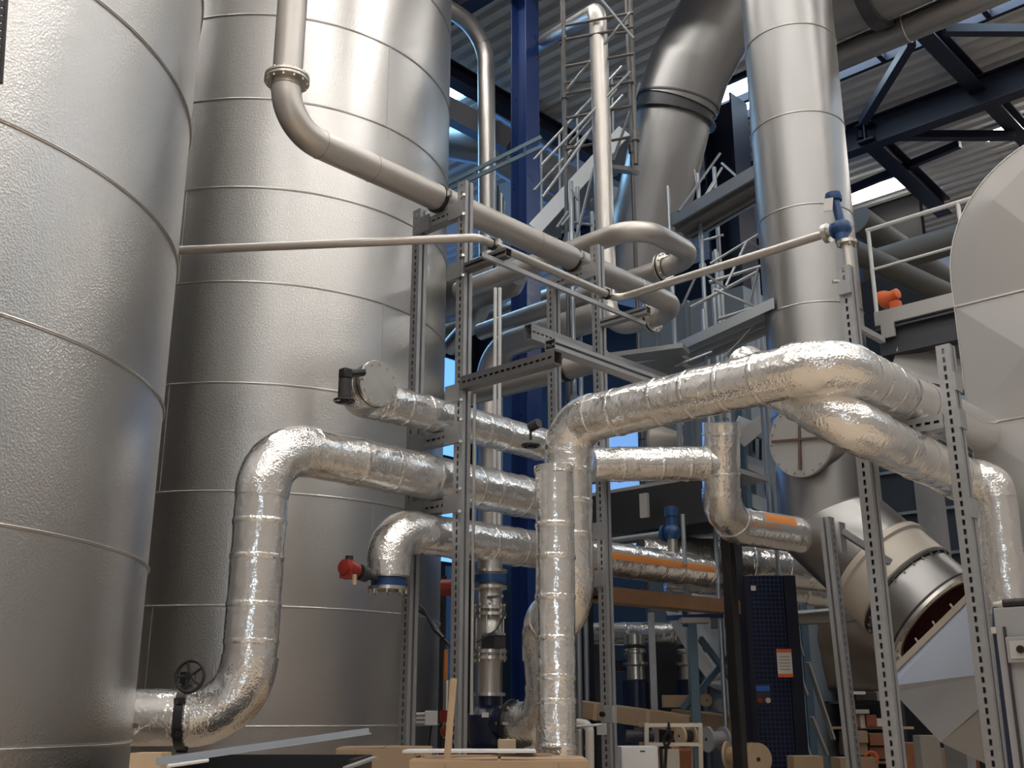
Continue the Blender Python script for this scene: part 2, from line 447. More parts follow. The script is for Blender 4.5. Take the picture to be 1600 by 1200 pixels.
# lamps: one tube fitting in view, light lines added out of view for brightness
t = thing('ceiling_light', 'white tube light fitting under roof deck beyond the silver stack', 'light', (-9.6, 22.9, ZR-.12))
MB().box((-9.6, 22.9, ZR-.06), (1.5, .62, .08)).box((-10.1, 22.9, ZR+.0), (.03, .03, .1)).box((-9.1, 22.9, ZR+.0), (.03, .03, .1)).build('fitting_body', M_GALV, t, smooth=False)
for dy in (-.2, 0, .2): MB().tube([(-10.3, 22.9+dy, ZR-.13), (-8.9, 22.9+dy, ZR-.13)], .045, 10).build('lamp_tube', M_LAMP, t)
for y, x0_, x1_ in ((22.2, -6.8, 12.4), (13.0, -6.8, 12.4), (8.4, -11.4, 12.4), (4.0, -11.4, 12.4), (-1.0, -11.4, 12.4), (-6.0, -11.4, 12.4), (-11.0, -11.4, 12.4)):
    t = thing('added_light_line', 'added light line under the hall roof, out of view', 'light', (0, y, ZR-.1), 'added light lines')
    MB().box(((x0_+x1_)/2, y, ZR-.05), (x1_-x0_, .42, .08)).build('light_line_body', M_WHITE, t, smooth=False)
    MB().box(((x0_+x1_)/2, y, ZR-.10), (x1_-x0_-.1, .36, .03)).build('diffuser', M_LAMP3 if 10 < y < 15 else M_LAMP2, t, smooth=False)

# ------------------------------------------------------------------ the two clad tanks
def tank(label, c, R, rings, ztop, vseams):
    t = thing('storage_tank', label, 'tank', (c[0], c[1], 0), 'clad storage tanks')
    zs = sorted(rings)
    prof = [(0, R), (zs[0], R)]
    for z in zs: prof += [(z-.004, R), (z, R+.004)]
    prof = [(0, 0), (0, R)]
    lo = 0
    for z in zs + [zs[-1]+1.0*k for k in range(1, 12) if zs[-1]+k < ztop-.3]:
        prof += [(z-.012, R), (z-.010, R+.009), (z+.010, R+.009), (z+.012, R)]
    prof += [(ztop, R), (ztop+.25, R*.8), (ztop+.45, R*.4), (ztop+.5, 0)]
    MB().lathe((*c, 0), (0, 0, 1), prof, 192).build('cladding_shell', M_CLAD, t, ang=30)
    allz = zs + [zs[-1]+1.0*k for k in range(1, 12) if zs[-1]+k < ztop-.3]
    for z in allz:
        MB().torus((c[0], c[1], z), (0, 0, 1), R+.008, .006, 160, 6).build('hoop_seam', M_SEAM, t)
    for (ang, z0, z1) in vseams:
        d = V((math.cos(ang), math.sin(ang), 0)); p = V((c[0], c[1], 0))+d*(R+.002)
        MB().box(p+V((0, 0, (z0+z1)/2)), (.006, .022, z1-z0), Matrix.Rotation(ang, 3, 'Z')).build('lap_seam', M_SEAM, t, smooth=False)
    return t
def ang_of(c, p): return math.atan2(p.y-c[1], p.x-c[0])
T1, R1 = (-7.286, 1.532), 2.138
T2, R2 = (-9.810, 6.593), 1.924
def on_tank(c, R, x, y):   # where the sight line through (x, y) meets the tank
    d = _ray(x, y); h = V((d.x, d.y)); o = V((-c[0], -c[1]))
    A = h.dot(h); B = 2*h.dot(o); Cc = o.dot(o)-R*R; q = max(0, B*B-4*A*Cc)
    return _O + d*((-B-math.sqrt(q))/(2*A))
r2 = [7.907, 6.923, 5.937, 4.944, 3.939, 2.923, 1.912, .908]
r1 = [4.848, 3.853, 2.861, 1.857, .849]
a2 = lambda x, y: ang_of(T2, on_tank(T2, R2, x, y))
tank('silver stucco-clad tank in the middle, behind the foil pipes', T2, R2, r2, 11.4,
     [(a2(598, 530), r2[4], r2[3]), (a2(583, 820), r2[6], r2[5]), (a2(284, 370), r2[3], r2[2]), (a2(255, 690), r2[5], r2[4]), (a2(232, 1000), r2[7], r2[6]), (a2(610, 60), r2[1], r2[0]), (a2(608, 200), r2[1]-.12, r2[1])])
tank('nearest silver stucco-clad tank filling the left edge', T1, R1, r1, 11.4, [(PI*.05, 5.85, 6.85)])

# ------------------------------------------------------------------ strut racks
XP, XQ, YA, YBk, YC = -5.73, -6.27, 5.59, 7.30, 6.68
def arm(t, a, b, **k): return strut('rack_arm', a, b, t, **k)
def clamp(t, c, axis, r, w=.035, ears=True):
    o = MB().lathe(c, axis, [(-w/2, r), (-w/2, r+.012), (w/2, r+.012), (w/2, r)], 40).build('pipe_clamp', M_RUBBER, t)
    if ears:
        c = V(c); ax = V(axis).normalized(); s = ax.cross(V((0, 0, 1))).normalized()
        for sg in (-1, 1): MB().box(c+s*sg*(r+.025), (.03, .03, .05)).build('clamp_ear', M_BOLT, o, smooth=False)
    return o
def angle_bracket(t, c, s=(.10, .10, .05)):
    o = MB().box(c, s).build('bracket', M_GALV, t, smooth=False); return o

# rack A beside the middle tank
t = thing('pipe_rack', 'two-post slotted steel pipe rack in front of the middle tank', 'pipe rack', (XP, YA, 0), 'slotted steel pipe racks')
strut('post', (XP, YA, 0), (XP, YA, 5.15), t); strut('post', (XQ, YA, 0), (XQ, YA, 5.08), t)
for z in (4.91, 3.035, 2.505, .6): arm(t, (XQ+.045, YA, z), (XP-.045, YA, z), xdir=(0, 0, 1), slot_faces=('+y', '-y'), groove=())
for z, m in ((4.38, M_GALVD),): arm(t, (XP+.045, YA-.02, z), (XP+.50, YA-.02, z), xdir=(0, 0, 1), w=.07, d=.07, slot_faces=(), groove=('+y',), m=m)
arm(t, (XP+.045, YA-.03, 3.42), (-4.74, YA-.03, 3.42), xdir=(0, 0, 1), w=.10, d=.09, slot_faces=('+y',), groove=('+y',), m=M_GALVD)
for z in (4.91, 3.035, 2.505, 4.38, 3.36):
    for dz in (-.07, .10): bolt(t, (XP+.03, YA-.045, z+dz), (1, -1, 0), .013, .03)
    MB().box((XP-.06, YA-.052, z), (.16, .012, .14)).build('gusset_plate', M_GALV, t, smooth=False)
for z in (4.91, 3.035, 2.505): MB().box((XQ+.09, YA-.052, z), (.16, .012, .14)).build('gusset_plate', M_GALV, t, smooth=False)
clamp(t, (-5.99, YA-.06, 5.08), (0, 1, 0), .11); clamp(t, (-5.4, YA-.02, 4.50), (0, 1, 0), .034, .03)
MB().tube([(XP+.06, YA+.07, 3.36), (XP+.06, YA+.07, 1.0)], .012, 8).build('threaded_rod', M_BOLT, t)
# thin rail carried by the short arms of racks A and B
o = strut('support_rail', V((-5.3, YA-.25, 4.31)), V((-5.3, YBk+.1, 4.31)), None, w=.03, d=.035, slot_faces=(), groove=())
tag(o, 'thin steel rail under the small steel pipe, spanning two racks', 'rail')
# rail hung from the dark cantilever arm
o = strut('support_rail', V((-4.82, YA-.02, 3.54)), V((-4.82, 7.05, 3.54)), None, w=.10, d=.08, slot_faces=(), groove=('+x', '-x'))
tag(o, 'wide steel rail running away from the dark cantilever arm end', 'rail')
o = strut('support_rail', V((-6.2, 6.86, 4.31)), V((-6.2, 9.4, 4.31)), None, w=.09, d=.15, slot_faces=('-x', '+x'), groove=())
tag(o, 'short slotted rail end beside the rear rack post, before the blue column', 'rail')
# rack B behind
t = thing('pipe_rack', 'rear two-post slotted steel rack right of the blue column', 'pipe rack', (XP, YBk, 0), 'slotted steel pipe racks')
strut('post', (XP, YBk, 0), (XP, YBk, 5.15), t); strut('post', (XQ, YBk, 0), (XQ, YBk, 4.99), t)
for z in (4.91, 3.035, 2.505): arm(t, (XQ+.045, YBk, z), (XP-.045, YBk, z), xdir=(0, 0, 1), slot_faces=('+y', '-y'), groove=())
arm(t, (XP+.045, YBk, 4.38), (XP+.55, YBk, 4.38), xdir=(0, 0, 1), w=.07, d=.07, slot_faces=(), groove=('+y',))
for z in (4.91, 3.035, 2.505, 2.1): MB().box((XP-.06, YBk-.052, z), (.16, .012, .14)).build('gusset_plate', M_GALV, t, smooth=False)
clamp(t, (-5.99, YBk-.06, 5.08), (0, 1, 0), .11); clamp(t, (-5.4, 7.0, 4.50), (0, 1, 0), .034, .03)
# rack C at the right
t = thing('pipe_rack', 'tall slotted steel rack at the right, carrying two foil pipes', 'pipe rack', (-2.45, YC, 0), 'slotted steel pipe racks')
strut('post', (-2.45, YC, 0), (-2.45, YC, 3.25), t); strut('post', (-3.04, YC, 0), (-3.06, YC, 3.97), t)
arm(t, (-2.99, YC, 2.79-.03), (-2.50, YC, 2.79-.03), xdir=(0, 0, 1), slot_faces=('+y', '-y'), groove=())
MB().box((-3.05, YC-.06, 3.80), (.09, .03, .09)).build('bracket', M_GALV, t, smooth=False)
bolt(t, (-3.09, YC-.05, 3.86), (-1, -1, 0), .014, .05)
strut('rack_arm', (-3.05, YC+.045, 3.55), (-3.05, 7.14, 3.55), t, w=.04, d=.04, slot_faces=(), groove=())
clamp(t, (-3.25, 7.15, 3.66), (0, 0, 1), .042, .03)
for z in (2.76, 3.0, 2.2): MB().box((-2.40, YC, z), (.015, .10, .12)).build('gusset_plate', M_GALV, t, smooth=False)
# lone short post
t = thing('support_post', 'short dark steel post in front of the big elbow duct', 'post', (-4.16, 8.4, 0))
slotted_strut(MB(), (-4.16, 8.4, 0), (-4.23, 8.4, 1.98+.6), slot_faces=('+x',), groove=('-y',)).build('post', M_GALV, t, fixn=False, smooth=False)
MB().box((-4.1, 8.4, 2.4), (.012, .10, .25)).build('bracket', M_GALV, t, smooth=False)
MB().bar((-4.1, 8.4, 2.45), (-3.85, 8.7, 2.2), .05, .05).build('brace', M_GALV, t, smooth=False)

# ------------------------------------------------------------------ bare steel pipes
XM = -5.99
def weld(parent, path, s, r):
    p, d = at_len(path, s); MB().torus(p, d, r, .004, 32, 6).build('weld_bead', M_WELD, parent)
t = thing('steel_pipe', 'long bare steel pipe dropping, then running away across two racks', 'pipe', (XM, 3.99, 5.08), 'bare steel pipes')
zb = 5.08
ZT_ = aY(925, 22, 9.02).z; ET_ = V((-6.98, 9.02, ZT_)) + (aD(790, 100, 22)-V((-6.98, 9.02, ZT_)))
pts = [(XM, 3.99, 11.2), (XM, 3.99, zb), (XM+.02, 9.02, zb), (-6.95, 9.02, zb), (-6.98, 9.02, ZT_), ET_]
path = fillet(pts, .33, 14)
MB().tube(resample(path, .12), .11, 32).build('pipe_run', M_STEEL, t)
fl = flange(t, (XM, 3.99, zb+.40), (0, 0, 1), .11, .165, .022, 12)
flange(t, (-6.36, 9.02, zb), (1, 0, 0), .11, .165, .022, 12, gap=.022)
L0 = 11.2-zb-.33
for s in (L0, L0+.33*PI/2, L0+.33*PI/2+.5, L0+.33*PI/2+2.4, L0+.33*PI/2+3.9): weld(t, path, s, .11)
# small-bore pipe from the near tank
ZS = 4.50
b1 = V((-5.4, 5.40, ZS)); p0 = aZ(283, 391, ZS)
d0 = (p0-b1).normalized(); p0 = p0 + d0*.5
t = thing('steel_pipe', 'thin steel pipe from near tank that bends along racks to blue valve', 'pipe', b1, 'bare steel pipes')
pts = [p0, b1, (-5.4, 7.153, ZS), (-3.36, 7.153, ZS)]
MB().tube(resample(fillet(pts, .11, 10), .1), .034, 20).build('pipe_run', M_STEEL, t)
MB().lathe((-3.40, 7.153, ZS), (1, 0, 0), [(-.02, .03), (-.02, .075), (.015, .075), (.015, .03)], 28).build('flange', M_FLANGE, t)
# upper loop pipe behind
t = thing('steel_pipe', 'bare steel pipe looping over behind the long pipe, with bolted flange', 'pipe', (-7.6, 8.7, 5.6), 'bare steel pipes')

yy1, yy2, zl, xc = 8.30, 9.36, 5.78, -5.96
pts = [(-8.6, yy1, zl), (xc, yy1, zl), (xc, yy2, zl), (-9.4, yy2+.12, zl)]
MB().tube(resample(fillet(pts, .33, 14), .12), .11, 32).build('pipe_run', M_STEEL, t)
flange(t, (-6.42, yy2, zl), (1, 0, 0), .11, .165, .022, 12, gap=.022)
t = thing('steel_pipe', 'short bare steel pipe with black clamp between the rear rack posts', 'pipe', (-7.2, 8.3, 4.58), 'bare steel pipes')
MB().tube([(-9.6, 8.62, 4.60), (-6.72, 8.62, 4.60)], .13, 32).build('pipe_run', M_STEEL, t)
clamp(t, (-7.22, 8.62, 4.60), (1, 0, 0), .131, .05)

# tall bare pipe by the blue column
t = thing('steel_pipe', 'tall upright steel pipe left of the blue column, bent over at top', 'pipe', (-10.75, 11, 4), 'bare steel pipes')
pts = [(-12.9, 11.0, 11.75), (-10.75, 11.0, 11.75), (-10.75, 11.0, 7.1), (-9.2, 11.0, 7.1)]
zt2 = aY(762, 48, 11.0).z; pts = [(-10.95, 8.2, zt2+.05), (-10.85, 11.0, zt2), (-10.75, 11.0, 6.95), (-11.9, 11.3, 6.6)]
MB().tube(resample(fillet(pts, .62, 12), .12), .14, 28).build('pipe_run', M_STEEL, t)
flange(t, (-10.90, 9.95, zt2+.03), (.05, 1, 0), .135, .2, .025, 10)
weld(t, fillet(pts, .62, 12), 2.8, .141)
# big lower bends behind the column
t = thing('steel_pipe', 'large pale pipe elbow curving down behind the blue column foot', 'pipe', (-9.6, 9.5, 2), 'bare steel pipes')
a = aY(765, 720, 9.4); b = aY(765, 560, 9.4); c = aY(850, 510, 9.4)
MB().tube(resample(fillet([V((a.x, a.y, 0)), b+V((0, 0, .12)), b+V((1.8, 0, .12))], .42, 14), .1), .17, 28).build('pipe_run', M_STEEL, t)
for i, (y0, y1, lab) in enumerate([(478, 440, 'upper of two pale pipes crossing behind the near rack post'), (520, 480, 'lower of two pale pipes crossing behind the near rack post')]):
    t = thing('steel_pipe', lab, 'pipe', aY(700, y0, 11.8), 'bare steel pipes')
    p = aY(700, y0, 11.8); MB().tube([p+V((-3, 0, 0)), p+V((1.15 if i == 0 else 2.4, 0, 0))], .17, 24).build('pipe_run', M_STEEL, t)
    if i == 0: MB().sphere(p+V((1.15, 0, 0)), .17, 20, 12, (.6, 1, 1)).build('end_cap', M_STEEL, t)

# ------------------------------------------------------------------ foil-wrapped pipes
foil_pipe('nearest foil pipe, rising from the black handwheel valve and running away', [(-6.98, 3.0, .985), (XM-.02, 4.02, .985), (XM, 4.02, 2.73), (XM, 7.1, 2.73)],
          .170, .34, [.18, .50, 1.72, 1.95, 2.25, 2.48, 2.72, 2.94, 3.12, 3.62, 3.95, 4.35, 4.8, 5.0, 5.35, 5.75], seed=2, base=(XM, 4.02, .985))
fc = aX(592, 599, -5.68); yc_ = fc.y
foil_pipe('foil pipe with a bolted blind flange facing the camera, above another', [(-5.76, yc_, fc.z-.01), (-5.99, yc_, fc.z-.03), (-5.99, yc_+.35, 3.225), (-5.99, 7.15, 3.215)],
          .138, [.19, .25], [.42, .66, .88, 1.2, 1.5, 1.75, 2.2], seed=5, base=(XM, 5, 3.22))
foil_pipe('lowest foil pipe, bending down to the valve with the red actuator', [(XM, 5.126, 1.95), (XM, 5.126, 2.285), (XM, 9.2, 2.355)],
          .155, .22, [.12, .9, 1.25, 1.6, 1.95, 2.3, 2.7, 3.1, 3.5, 3.8], seed=9, base=(XM, 5.126, 2))
tD = [o for o in bpy.data.objects if o.get('label', '').startswith('lowest foil pipe')][0]
MB().sphere((XM, 9.2, 2.355), .158, 28, 14, (1, .75, 1)).build('end_cap', M_CRINK, tD)
MB().tube([(XM, 7.45+.1*k, 2.325+.0017*k) for k in range(18)], .163, 8, False, None, 1.36, 1.74, up=(0, 0, 1)).build('orange_stripe', M_ORTAPE, tD)
foil_pipe('upright slim foil pipe in front, with an open cut top', [(-4.49, 5.2, .0), (-4.475, 5.2, 2.50)],
          .122, .2, [.35, .82, 1.08, 1.22, 1.45, 1.70, 1.95, 2.15], seed=13, crinkle=False, base=(-4.49, 5.2, 0), amp=.004)
tP = [o for o in bpy.data.objects if o.get('label', '').startswith('upright slim')][0]
MB().tube([(-4.475, 5.2, 2.48), (-4.475, 5.2, 2.53)], .128, 30, False, dent(.02, 14, 3)).build('torn_edge', M_CRINK, tP)
foil_pipe('big foil pipe from pump, rising then crossing over the right rack', [(-5.72, 6.2, .93), (-5.36, 6.16, .93), (-5.40, 6.12, 1.66), (-4.76, 5.673, 1.66), (-4.75, 5.673, 2.965), (-2.74, 5.673, 2.965), (-2.74, 8.2, 2.965)],
          .160, [.24, .24, .26, .22, .24, .34], [1.25, 1.52, 2.05, 2.28, 2.5, 2.72, 2.95, 3.2, 3.55, 3.80, 4.05, 4.30, 4.55, 5.0, 5.15, 5.34, 5.55, 5.85, 6.2], seed=17, base=(-4.75, 5.673, 0), seams=[(3.4, 5.1, 2.2)])
pF0, pF1 = aY(1205, 590, 6.0), aX(1325, 662, -2.745)
foil_pipe('lower foil pipe kinked under the big one, behind right post', [pF0+V((-.25, .1, .15)), pF1, (-2.745, 7.55, 2.555), (-2.60, 7.62, 2.52), (-2.60, 7.62, .3)],
          .150, [.22, .12, .12], [.15, .62, .85, 1.12, 1.5, 1.85, 2.4], seed=23, base=pF1)
pG = [aD(925, 726, 9.25), aD(1127, 724, 9.5), aD(1129, 800, 9.6), aD(1245, 832, 9.9)]
foil_pipe('foil pipe crossing level behind the rear rack to an upright stub', [pG[0], pG[1]], .150, .2, [.25, .6, .85, 1.02], seed=29, crinkle=False, base=pG[0])
foil_pipe('upright foil stub bending right towards the silver stack, open on top', [aD(1127, 660, 9.5), aD(1127, 790, 9.5), aD(1150, 822, 9.75), aD(1262, 838, 10.0)], .165, .22,
          [.1, .45, .62, 1.0], seed=31, base=pG[1])
tG = [o for o in bpy.data.objects if o.get('label', '').startswith('upright foil stub')][0]
pa, pb = aD(1178, 822, 9.64), aD(1226, 831, 9.78)
MB().tube([pa, pb], 0.173, 8, False, None, .95, 1.45, up=(0, 0, 1)).build('orange_stripe', M_ORTAPE, tG)
for lab, ps, r in [('upper of two foil pipes behind the black post, passing the blue guard', [(1000, 868, 11.6), (1120, 876, 11.7), (1300, 893, 11.9)], .23),
                   ('lower of two foil pipes behind the black post, above the blue guard', [(1040, 903, 12.3), (1130, 911, 12.3), (1310, 930, 12.3)], .15)]:
    foil_pipe(lab, [aD(*p) for p in ps], r, .2, [.4, .8, 1.2, 1.6], seed=int(r*100), crinkle=False)
foil_pipe('small foil pipe under the dark channel beam, beside the blue valve', [aD(1060, 826, 11.9), aD(1140, 820, 11.9)], .13, .2, [.2, .4], seed=41, crinkle=False)
foil_pipe('distant level foil pipe over the dark pumps', [aD(900, 991, 12.6), aD(1075, 989, 13.0)], .13, .2, [.3, .6, .9, 1.2], seed=43, crinkle=False)

# ------------------------------------------------------------------ valves and flanges on the foil pipes
def handwheel(parent, c, axis, R, r, spokes=5, m=M_BLACK, hub=.02):
    w = MB().torus(c, axis, R, r, 36, 8)
    z = V(axis).normalized(); u = V((0, 0, 1)) if abs(z.z) < .9 else V((1, 0, 0)); x = (u-z*u.dot(z)).normalized(); y = z.cross(x); c = V(c)
    for k in range(spokes):
        a = 2*PI*k/spokes+.3; w.tube([c, c+(x*math.cos(a)+y*math.sin(a))*R], r*.8, 8)
    w.cyl(c-z*hub, c+z*hub, r*2.2, 16)
    return w.build('handwheel', m, parent)
ax = (V((XM-.02, 4.02, .985))-V((-6.98, 3.0, .985))).normalized()
vc = aD(290, 1126, 6.74); s_ = (vc-V((-6.98, 3.0, .985))).dot(ax); vc = V((-6.98, 3.0, .985))+ax*s_
t = thing('butterfly_valve', 'black butterfly valve with handwheel at the near tank outlet', 'valve', vc)
MB().lathe(vc, ax, [(-.028, .15), (-.028, .195), (.028, .195), (.028, .15)], 40).build('valve_body', M_BLACK, t)
for k in range(6):
    a = 2*PI*k/6; MB().box(vc+V((0, 0, .19*math.cos(a)))+ax.cross(V((0, 0, 1)))*(.19*math.sin(a)), (.05, .05, .035)).build('lug', M_BLACK, t, smooth=False)
hc = aD(297, 1057, 6.55); up_ = vc+V((0, 0, .20))
MB().cyl(up_, V((up_.x, up_.y, hc.z-.02)), .025, 12).box(V((up_.x, up_.y, hc.z)), (.07, .07, .07)).cyl(V((up_.x, up_.y, hc.z)), hc, .016, 10).build('gearbox', M_BLACK, t)
tow = V((.50, -.86, .06))
handwheel(t, hc, tow, .092, .0105)
# blind flange and small lever valve on the upper pipe
fax = V((1, -.06, .0)).normalized()
t = thing('blind_flange', 'round bolted blind flange plate facing the camera on the foil pipe', 'flange', fc)
MB().lathe(fc, fax, [(-.03, 0), (-.03, .168), (.0, .168), (.004, .164), (.004, 0)], 44).build('blind_plate', M_FLANGE, t)
MB().lathe(fc-fax*.045, fax, [(-.03, .08), (-.03, .168), (0, .168), (0, .08)], 44).build('backing_flange', M_FLANGE, t)
ring_of_bolts(t, fc-fax*.03, fax, .143, 12, .012, .11)
nc = aD(539, 604, 7.32)
t = thing('lever_valve', 'small black valve with a flat handwheel left of the blind flange', 'valve', nc)
MB().cyl(nc+V((0, 0, -.08)), nc+V((0, 0, .05)), .045, 18).build('valve_body', M_DARK, t)
MB().box(nc+V((0, 0, .09)), (.07, .07, .07)).cyl(nc+V((0, 0, .09)), nc+V((0, .0, .09))+(fc-nc).normalized()*.2, .028, 12).build('actuator_head', M_BLACK, t, bevel=.008)
handwheel(t, nc+V((0, 0, -.10)), (0, 0, 1), .064, .010, 4)
# second little valve at the tee behind the slim pipe
nc = aD(829, 668, 7.7)
t = thing('lever_valve', 'small black valve with flat handwheel beside the slim upright pipe', 'valve', nc)
MB().cyl(nc+V((0, 0, -.09)), nc+V((0, 0, .02)), .010, 10).cyl(nc, nc+V((.08, 0, .02)), .035, 14).build('valve_body', M_DARK, t)
handwheel(t, nc+V((0, 0, -.13)), (0, 0, 1), .058, .011, 4)
# valve with red actuator
c = V((XM, 5.126, 1.905))
t = thing('butterfly_valve', 'blue-banded butterfly valve with a red actuator on its left', 'valve', c)
MB().lathe(c, (0, 0, 1), [(-.03, .08), (-.03, .126), (.03, .126), (.03, .08)], 40).build('valve_body', M_BLUEV, t)
for s in (-1, 1):
    f_ = MB().lathe(c, (0, 0, 1), [(s*.032, .08), (s*.032, .145), (s*.056, .145), (s*.056, .08)], 40).build('flange', M_FLANGE, t)
    ring_of_bolts(f_, c+V((0, 0, s*.06)), (0, 0, 1), .128, 8, .011, .04)
ra = aD(545, 888, 7.45)
MB().cyl(c, ra, .028, 16).cyl(ra+(c-ra)*.25, ra+(c-ra)*.42, .055, 16).build('valve_neck', M_DARK, t)
dr = (ra-c).normalized()
MB().lathe(ra+dr*-.02, dr, [(-.05, 0), (-.05, .055), (-.02, .062), (.05, .062), (.055, .052), (.075, .052), (.08, .03), (.08, 0)], 28).box(ra+V((0, 0, -.045)), (.09, .09, .05), Matrix.Rotation(.4, 3, 'Z')).build('actuator', M_RED, t)
MB().cyl(ra+V((0, 0, .05)), ra+V((0, 0, .085)), .028, 16).build('position_knob', M_BLACK, t)
MB().box(ra+V((.09, -.02, -.085)), (.02, .02, .07)).build('cable_tag', M_WOOD, t, smooth=False)

# ------------------------------------------------------------------ blue column
cx, cyy = -9.98, 11.0
t = thing('steel_column', 'tall blue painted H-section steel column in the middle', 'column', (cx, cyy, 0))
hb = MB()
hb.box((cx+.15, cyy, ZR/2-.4), (.022, .31, ZR-.8)).box((cx-.15, cyy, ZR/2-.4), (.022, .31, ZR-.8)).box((cx, cyy, ZR/2-.4), (.28, .014, ZR-.8))
hb.build('section', M_BLUECOL, t, smooth=False, bevel=.006)
MB().box((cx, cyy, .02), (.6, .6, .04)).build('base_plate', M_BLUECOL, t, smooth=False)

# ------------------------------------------------------------------ silver stack and elbow duct
sx, sy, sr = -4.73, 9.48, .475
t = thing('exhaust_stack', 'big silver upright stack ending in an elbow towards the right', 'duct', (sx, sy, 0))
zb_ = 2.72; dd = V((.70, 0, -.714)).normalized()
mit = (dd + V((0, 0, -1))).normalized()   # mitre plane normal
mb = MB(); seg = 72; rings = []
ringz = [zb_+1.0, 3.752, 4.784, 5.816, 6.85, 7.9, 8.95, 10, 11, 12]
zz = [12.9]
for z in sorted(set([3.75, 4.78, 5.81, 6.84, 7.87, 8.9, 9.95, 11.0, 12.0]), reverse=True): zz += [z+.008, z, z-.008]
prof = []
vs = []; fs = []
for z in zz:
    rr = sr+(.006 if any(abs(z-q) < .001 for q in (3.75, 4.78, 5.81, 6.84, 7.87, 8.9, 9.95, 11.0, 12.0)) else 0)
    vs += [V((sx+rr*math.cos(2*PI*j/seg), sy+rr*math.sin(2*PI*j/seg), z)) for j in range(seg)]
vc_ = V((sx, sy, zb_))
def on_mitre(p, d): return p + d*((vc_-p).dot(mit)/d.dot(mit))
mring = [on_mitre(V((sx+sr*math.cos(2*PI*j/seg), sy+sr*math.sin(2*PI*j/seg), zb_)), V((0, 0, -1))) for j in range(seg)]
vs += mring
n = len(zz)+1
for i in range(n-1):
    for j in range(seg): fs.append((i*seg+j, i*seg+(j+1) % seg, (i+1)*seg+(j+1) % seg, (i+1)*seg+j))
mb.add(vs, fs).build('stack_shell', M_STACK, t, ang=30)
for z in (3.75, 4.78, 5.81, 6.84, 7.87, 8.9): MB().torus((sx, sy, z), (0, 0, 1), sr+.004, .005, 80, 6).build('ring_seam', M_SEAM, t)
mb = MB(); end = .62
er = [p+dd*(end-(p-vc_).dot(dd)) for p in mring]
mb.add(mring+er, [(j, (j+1) % seg, seg+(j+1) % seg, seg+j) for j in range(seg)]).build('elbow_shell', M_STACK, t, ang=30)
MB().tube(mring+[mring[0]], .006, 6).build('mitre_seam', M_SEAM, t)
E_ = lambda s: vc_+dd*s
MB().lathe(vc_, dd, [(.60, sr+.003), (.60, sr+.035), (.625, sr+.035), (.625, sr+.003)], 72).build('duct_flange', M_CREAM, t)
MB().lathe(vc_, dd, [(.585, sr), (.585, sr+.012), (.60, sr+.012)], 72).build('gasket', M_DARK, t)
t2 = thing('expansion_joint', 'cream collar and dull silver sleeve on the end of elbow duct', 'duct section', E_(.9))
MB().lathe(vc_, dd, [(.63, sr-.02), (.63, sr+.045), (.66, sr+.045), (.68, sr+.02), (.93, sr+.02), (.95, sr+.0)], 72).build('collar', M_CREAM, t2)
for k in range(5):
    a = -2.4+k*.35
MB().lathe(vc_, dd, [(.95, sr-.01), (.95, sr+.022), (.975, sr+.022), (.975, sr-.01)], 72).build('gasket', M_DARK, t2)
ring_of_bolts(t2, E_(.985), dd, sr+.008, 28, .009, .03)
MB().lathe(vc_, dd, [(.975, sr), (1.30, sr+.005)], 72).build('sleeve', M_STACK, t2)
MB().lathe(vc_, dd, [(1.30, sr-.05), (1.30, sr+.05), (1.33, sr+.05), (1.33, sr-.045)], 72).build('duct_flange', M_FLANGE, t2)
MB().lathe(vc_, dd, [(1.27, sr+.006), (1.27, sr+.03), (1.30, sr+.03)], 72).build('gasket', M_DARK, t2)
MB().lathe(vc_, dd, [(1.332, sr-.02), (1.33, sr-.046), (1.16, sr-.06), (1.0, sr-.1), (.98, sr-.3), (.98, 0)], 72).build('rubber_lining', M_OXIDE, t2)
ring_of_bolts(t2, E_(1.335), dd, sr+.03, 24, .010, .02)
# round inspection cover on the stack
mc = V((-4.74, 9.0, 3.445)); mn = (V((-.12, -1, -.06))).normalized()
mc = aY(1252, 687, 8.90)
t = thing('inspection_cover', 'round grey bolted cover with a cross bar on the stack', 'cover', mc)
MB().lathe(mc, mn, [(-.45, .29), (-.06, .29), (-.06, .33), (-.02, .335), (-.02, .29)], 56).build('stub', M_STACK, t)
pl = MB().lathe(mc, mn, [(-.02, 0), (-.02, .345), (.012, .345), (.016, .34), (.016, 0)], 56).build('cover_plate', M_GREYP, t)
rx = mn.cross(V((0, 0, 1))).normalized()
for a_, w_ in ((.12, .62), (1.66, .56)):
    d_ = rx*math.cos(a_)+V((0, 0, 1))*math.sin(a_)
    MB().bar(mc+mn*.02-d_*w_/2, mc+mn*.02+d_*w_/2, .022, .03, up=mn).build('cross_bar', M_OXIDE if 0 else mat('brown_primer', (.14, .09, .07), .6), t, smooth=False)
ring_of_bolts(t, mc, mn, .315, 20, .008, .06)
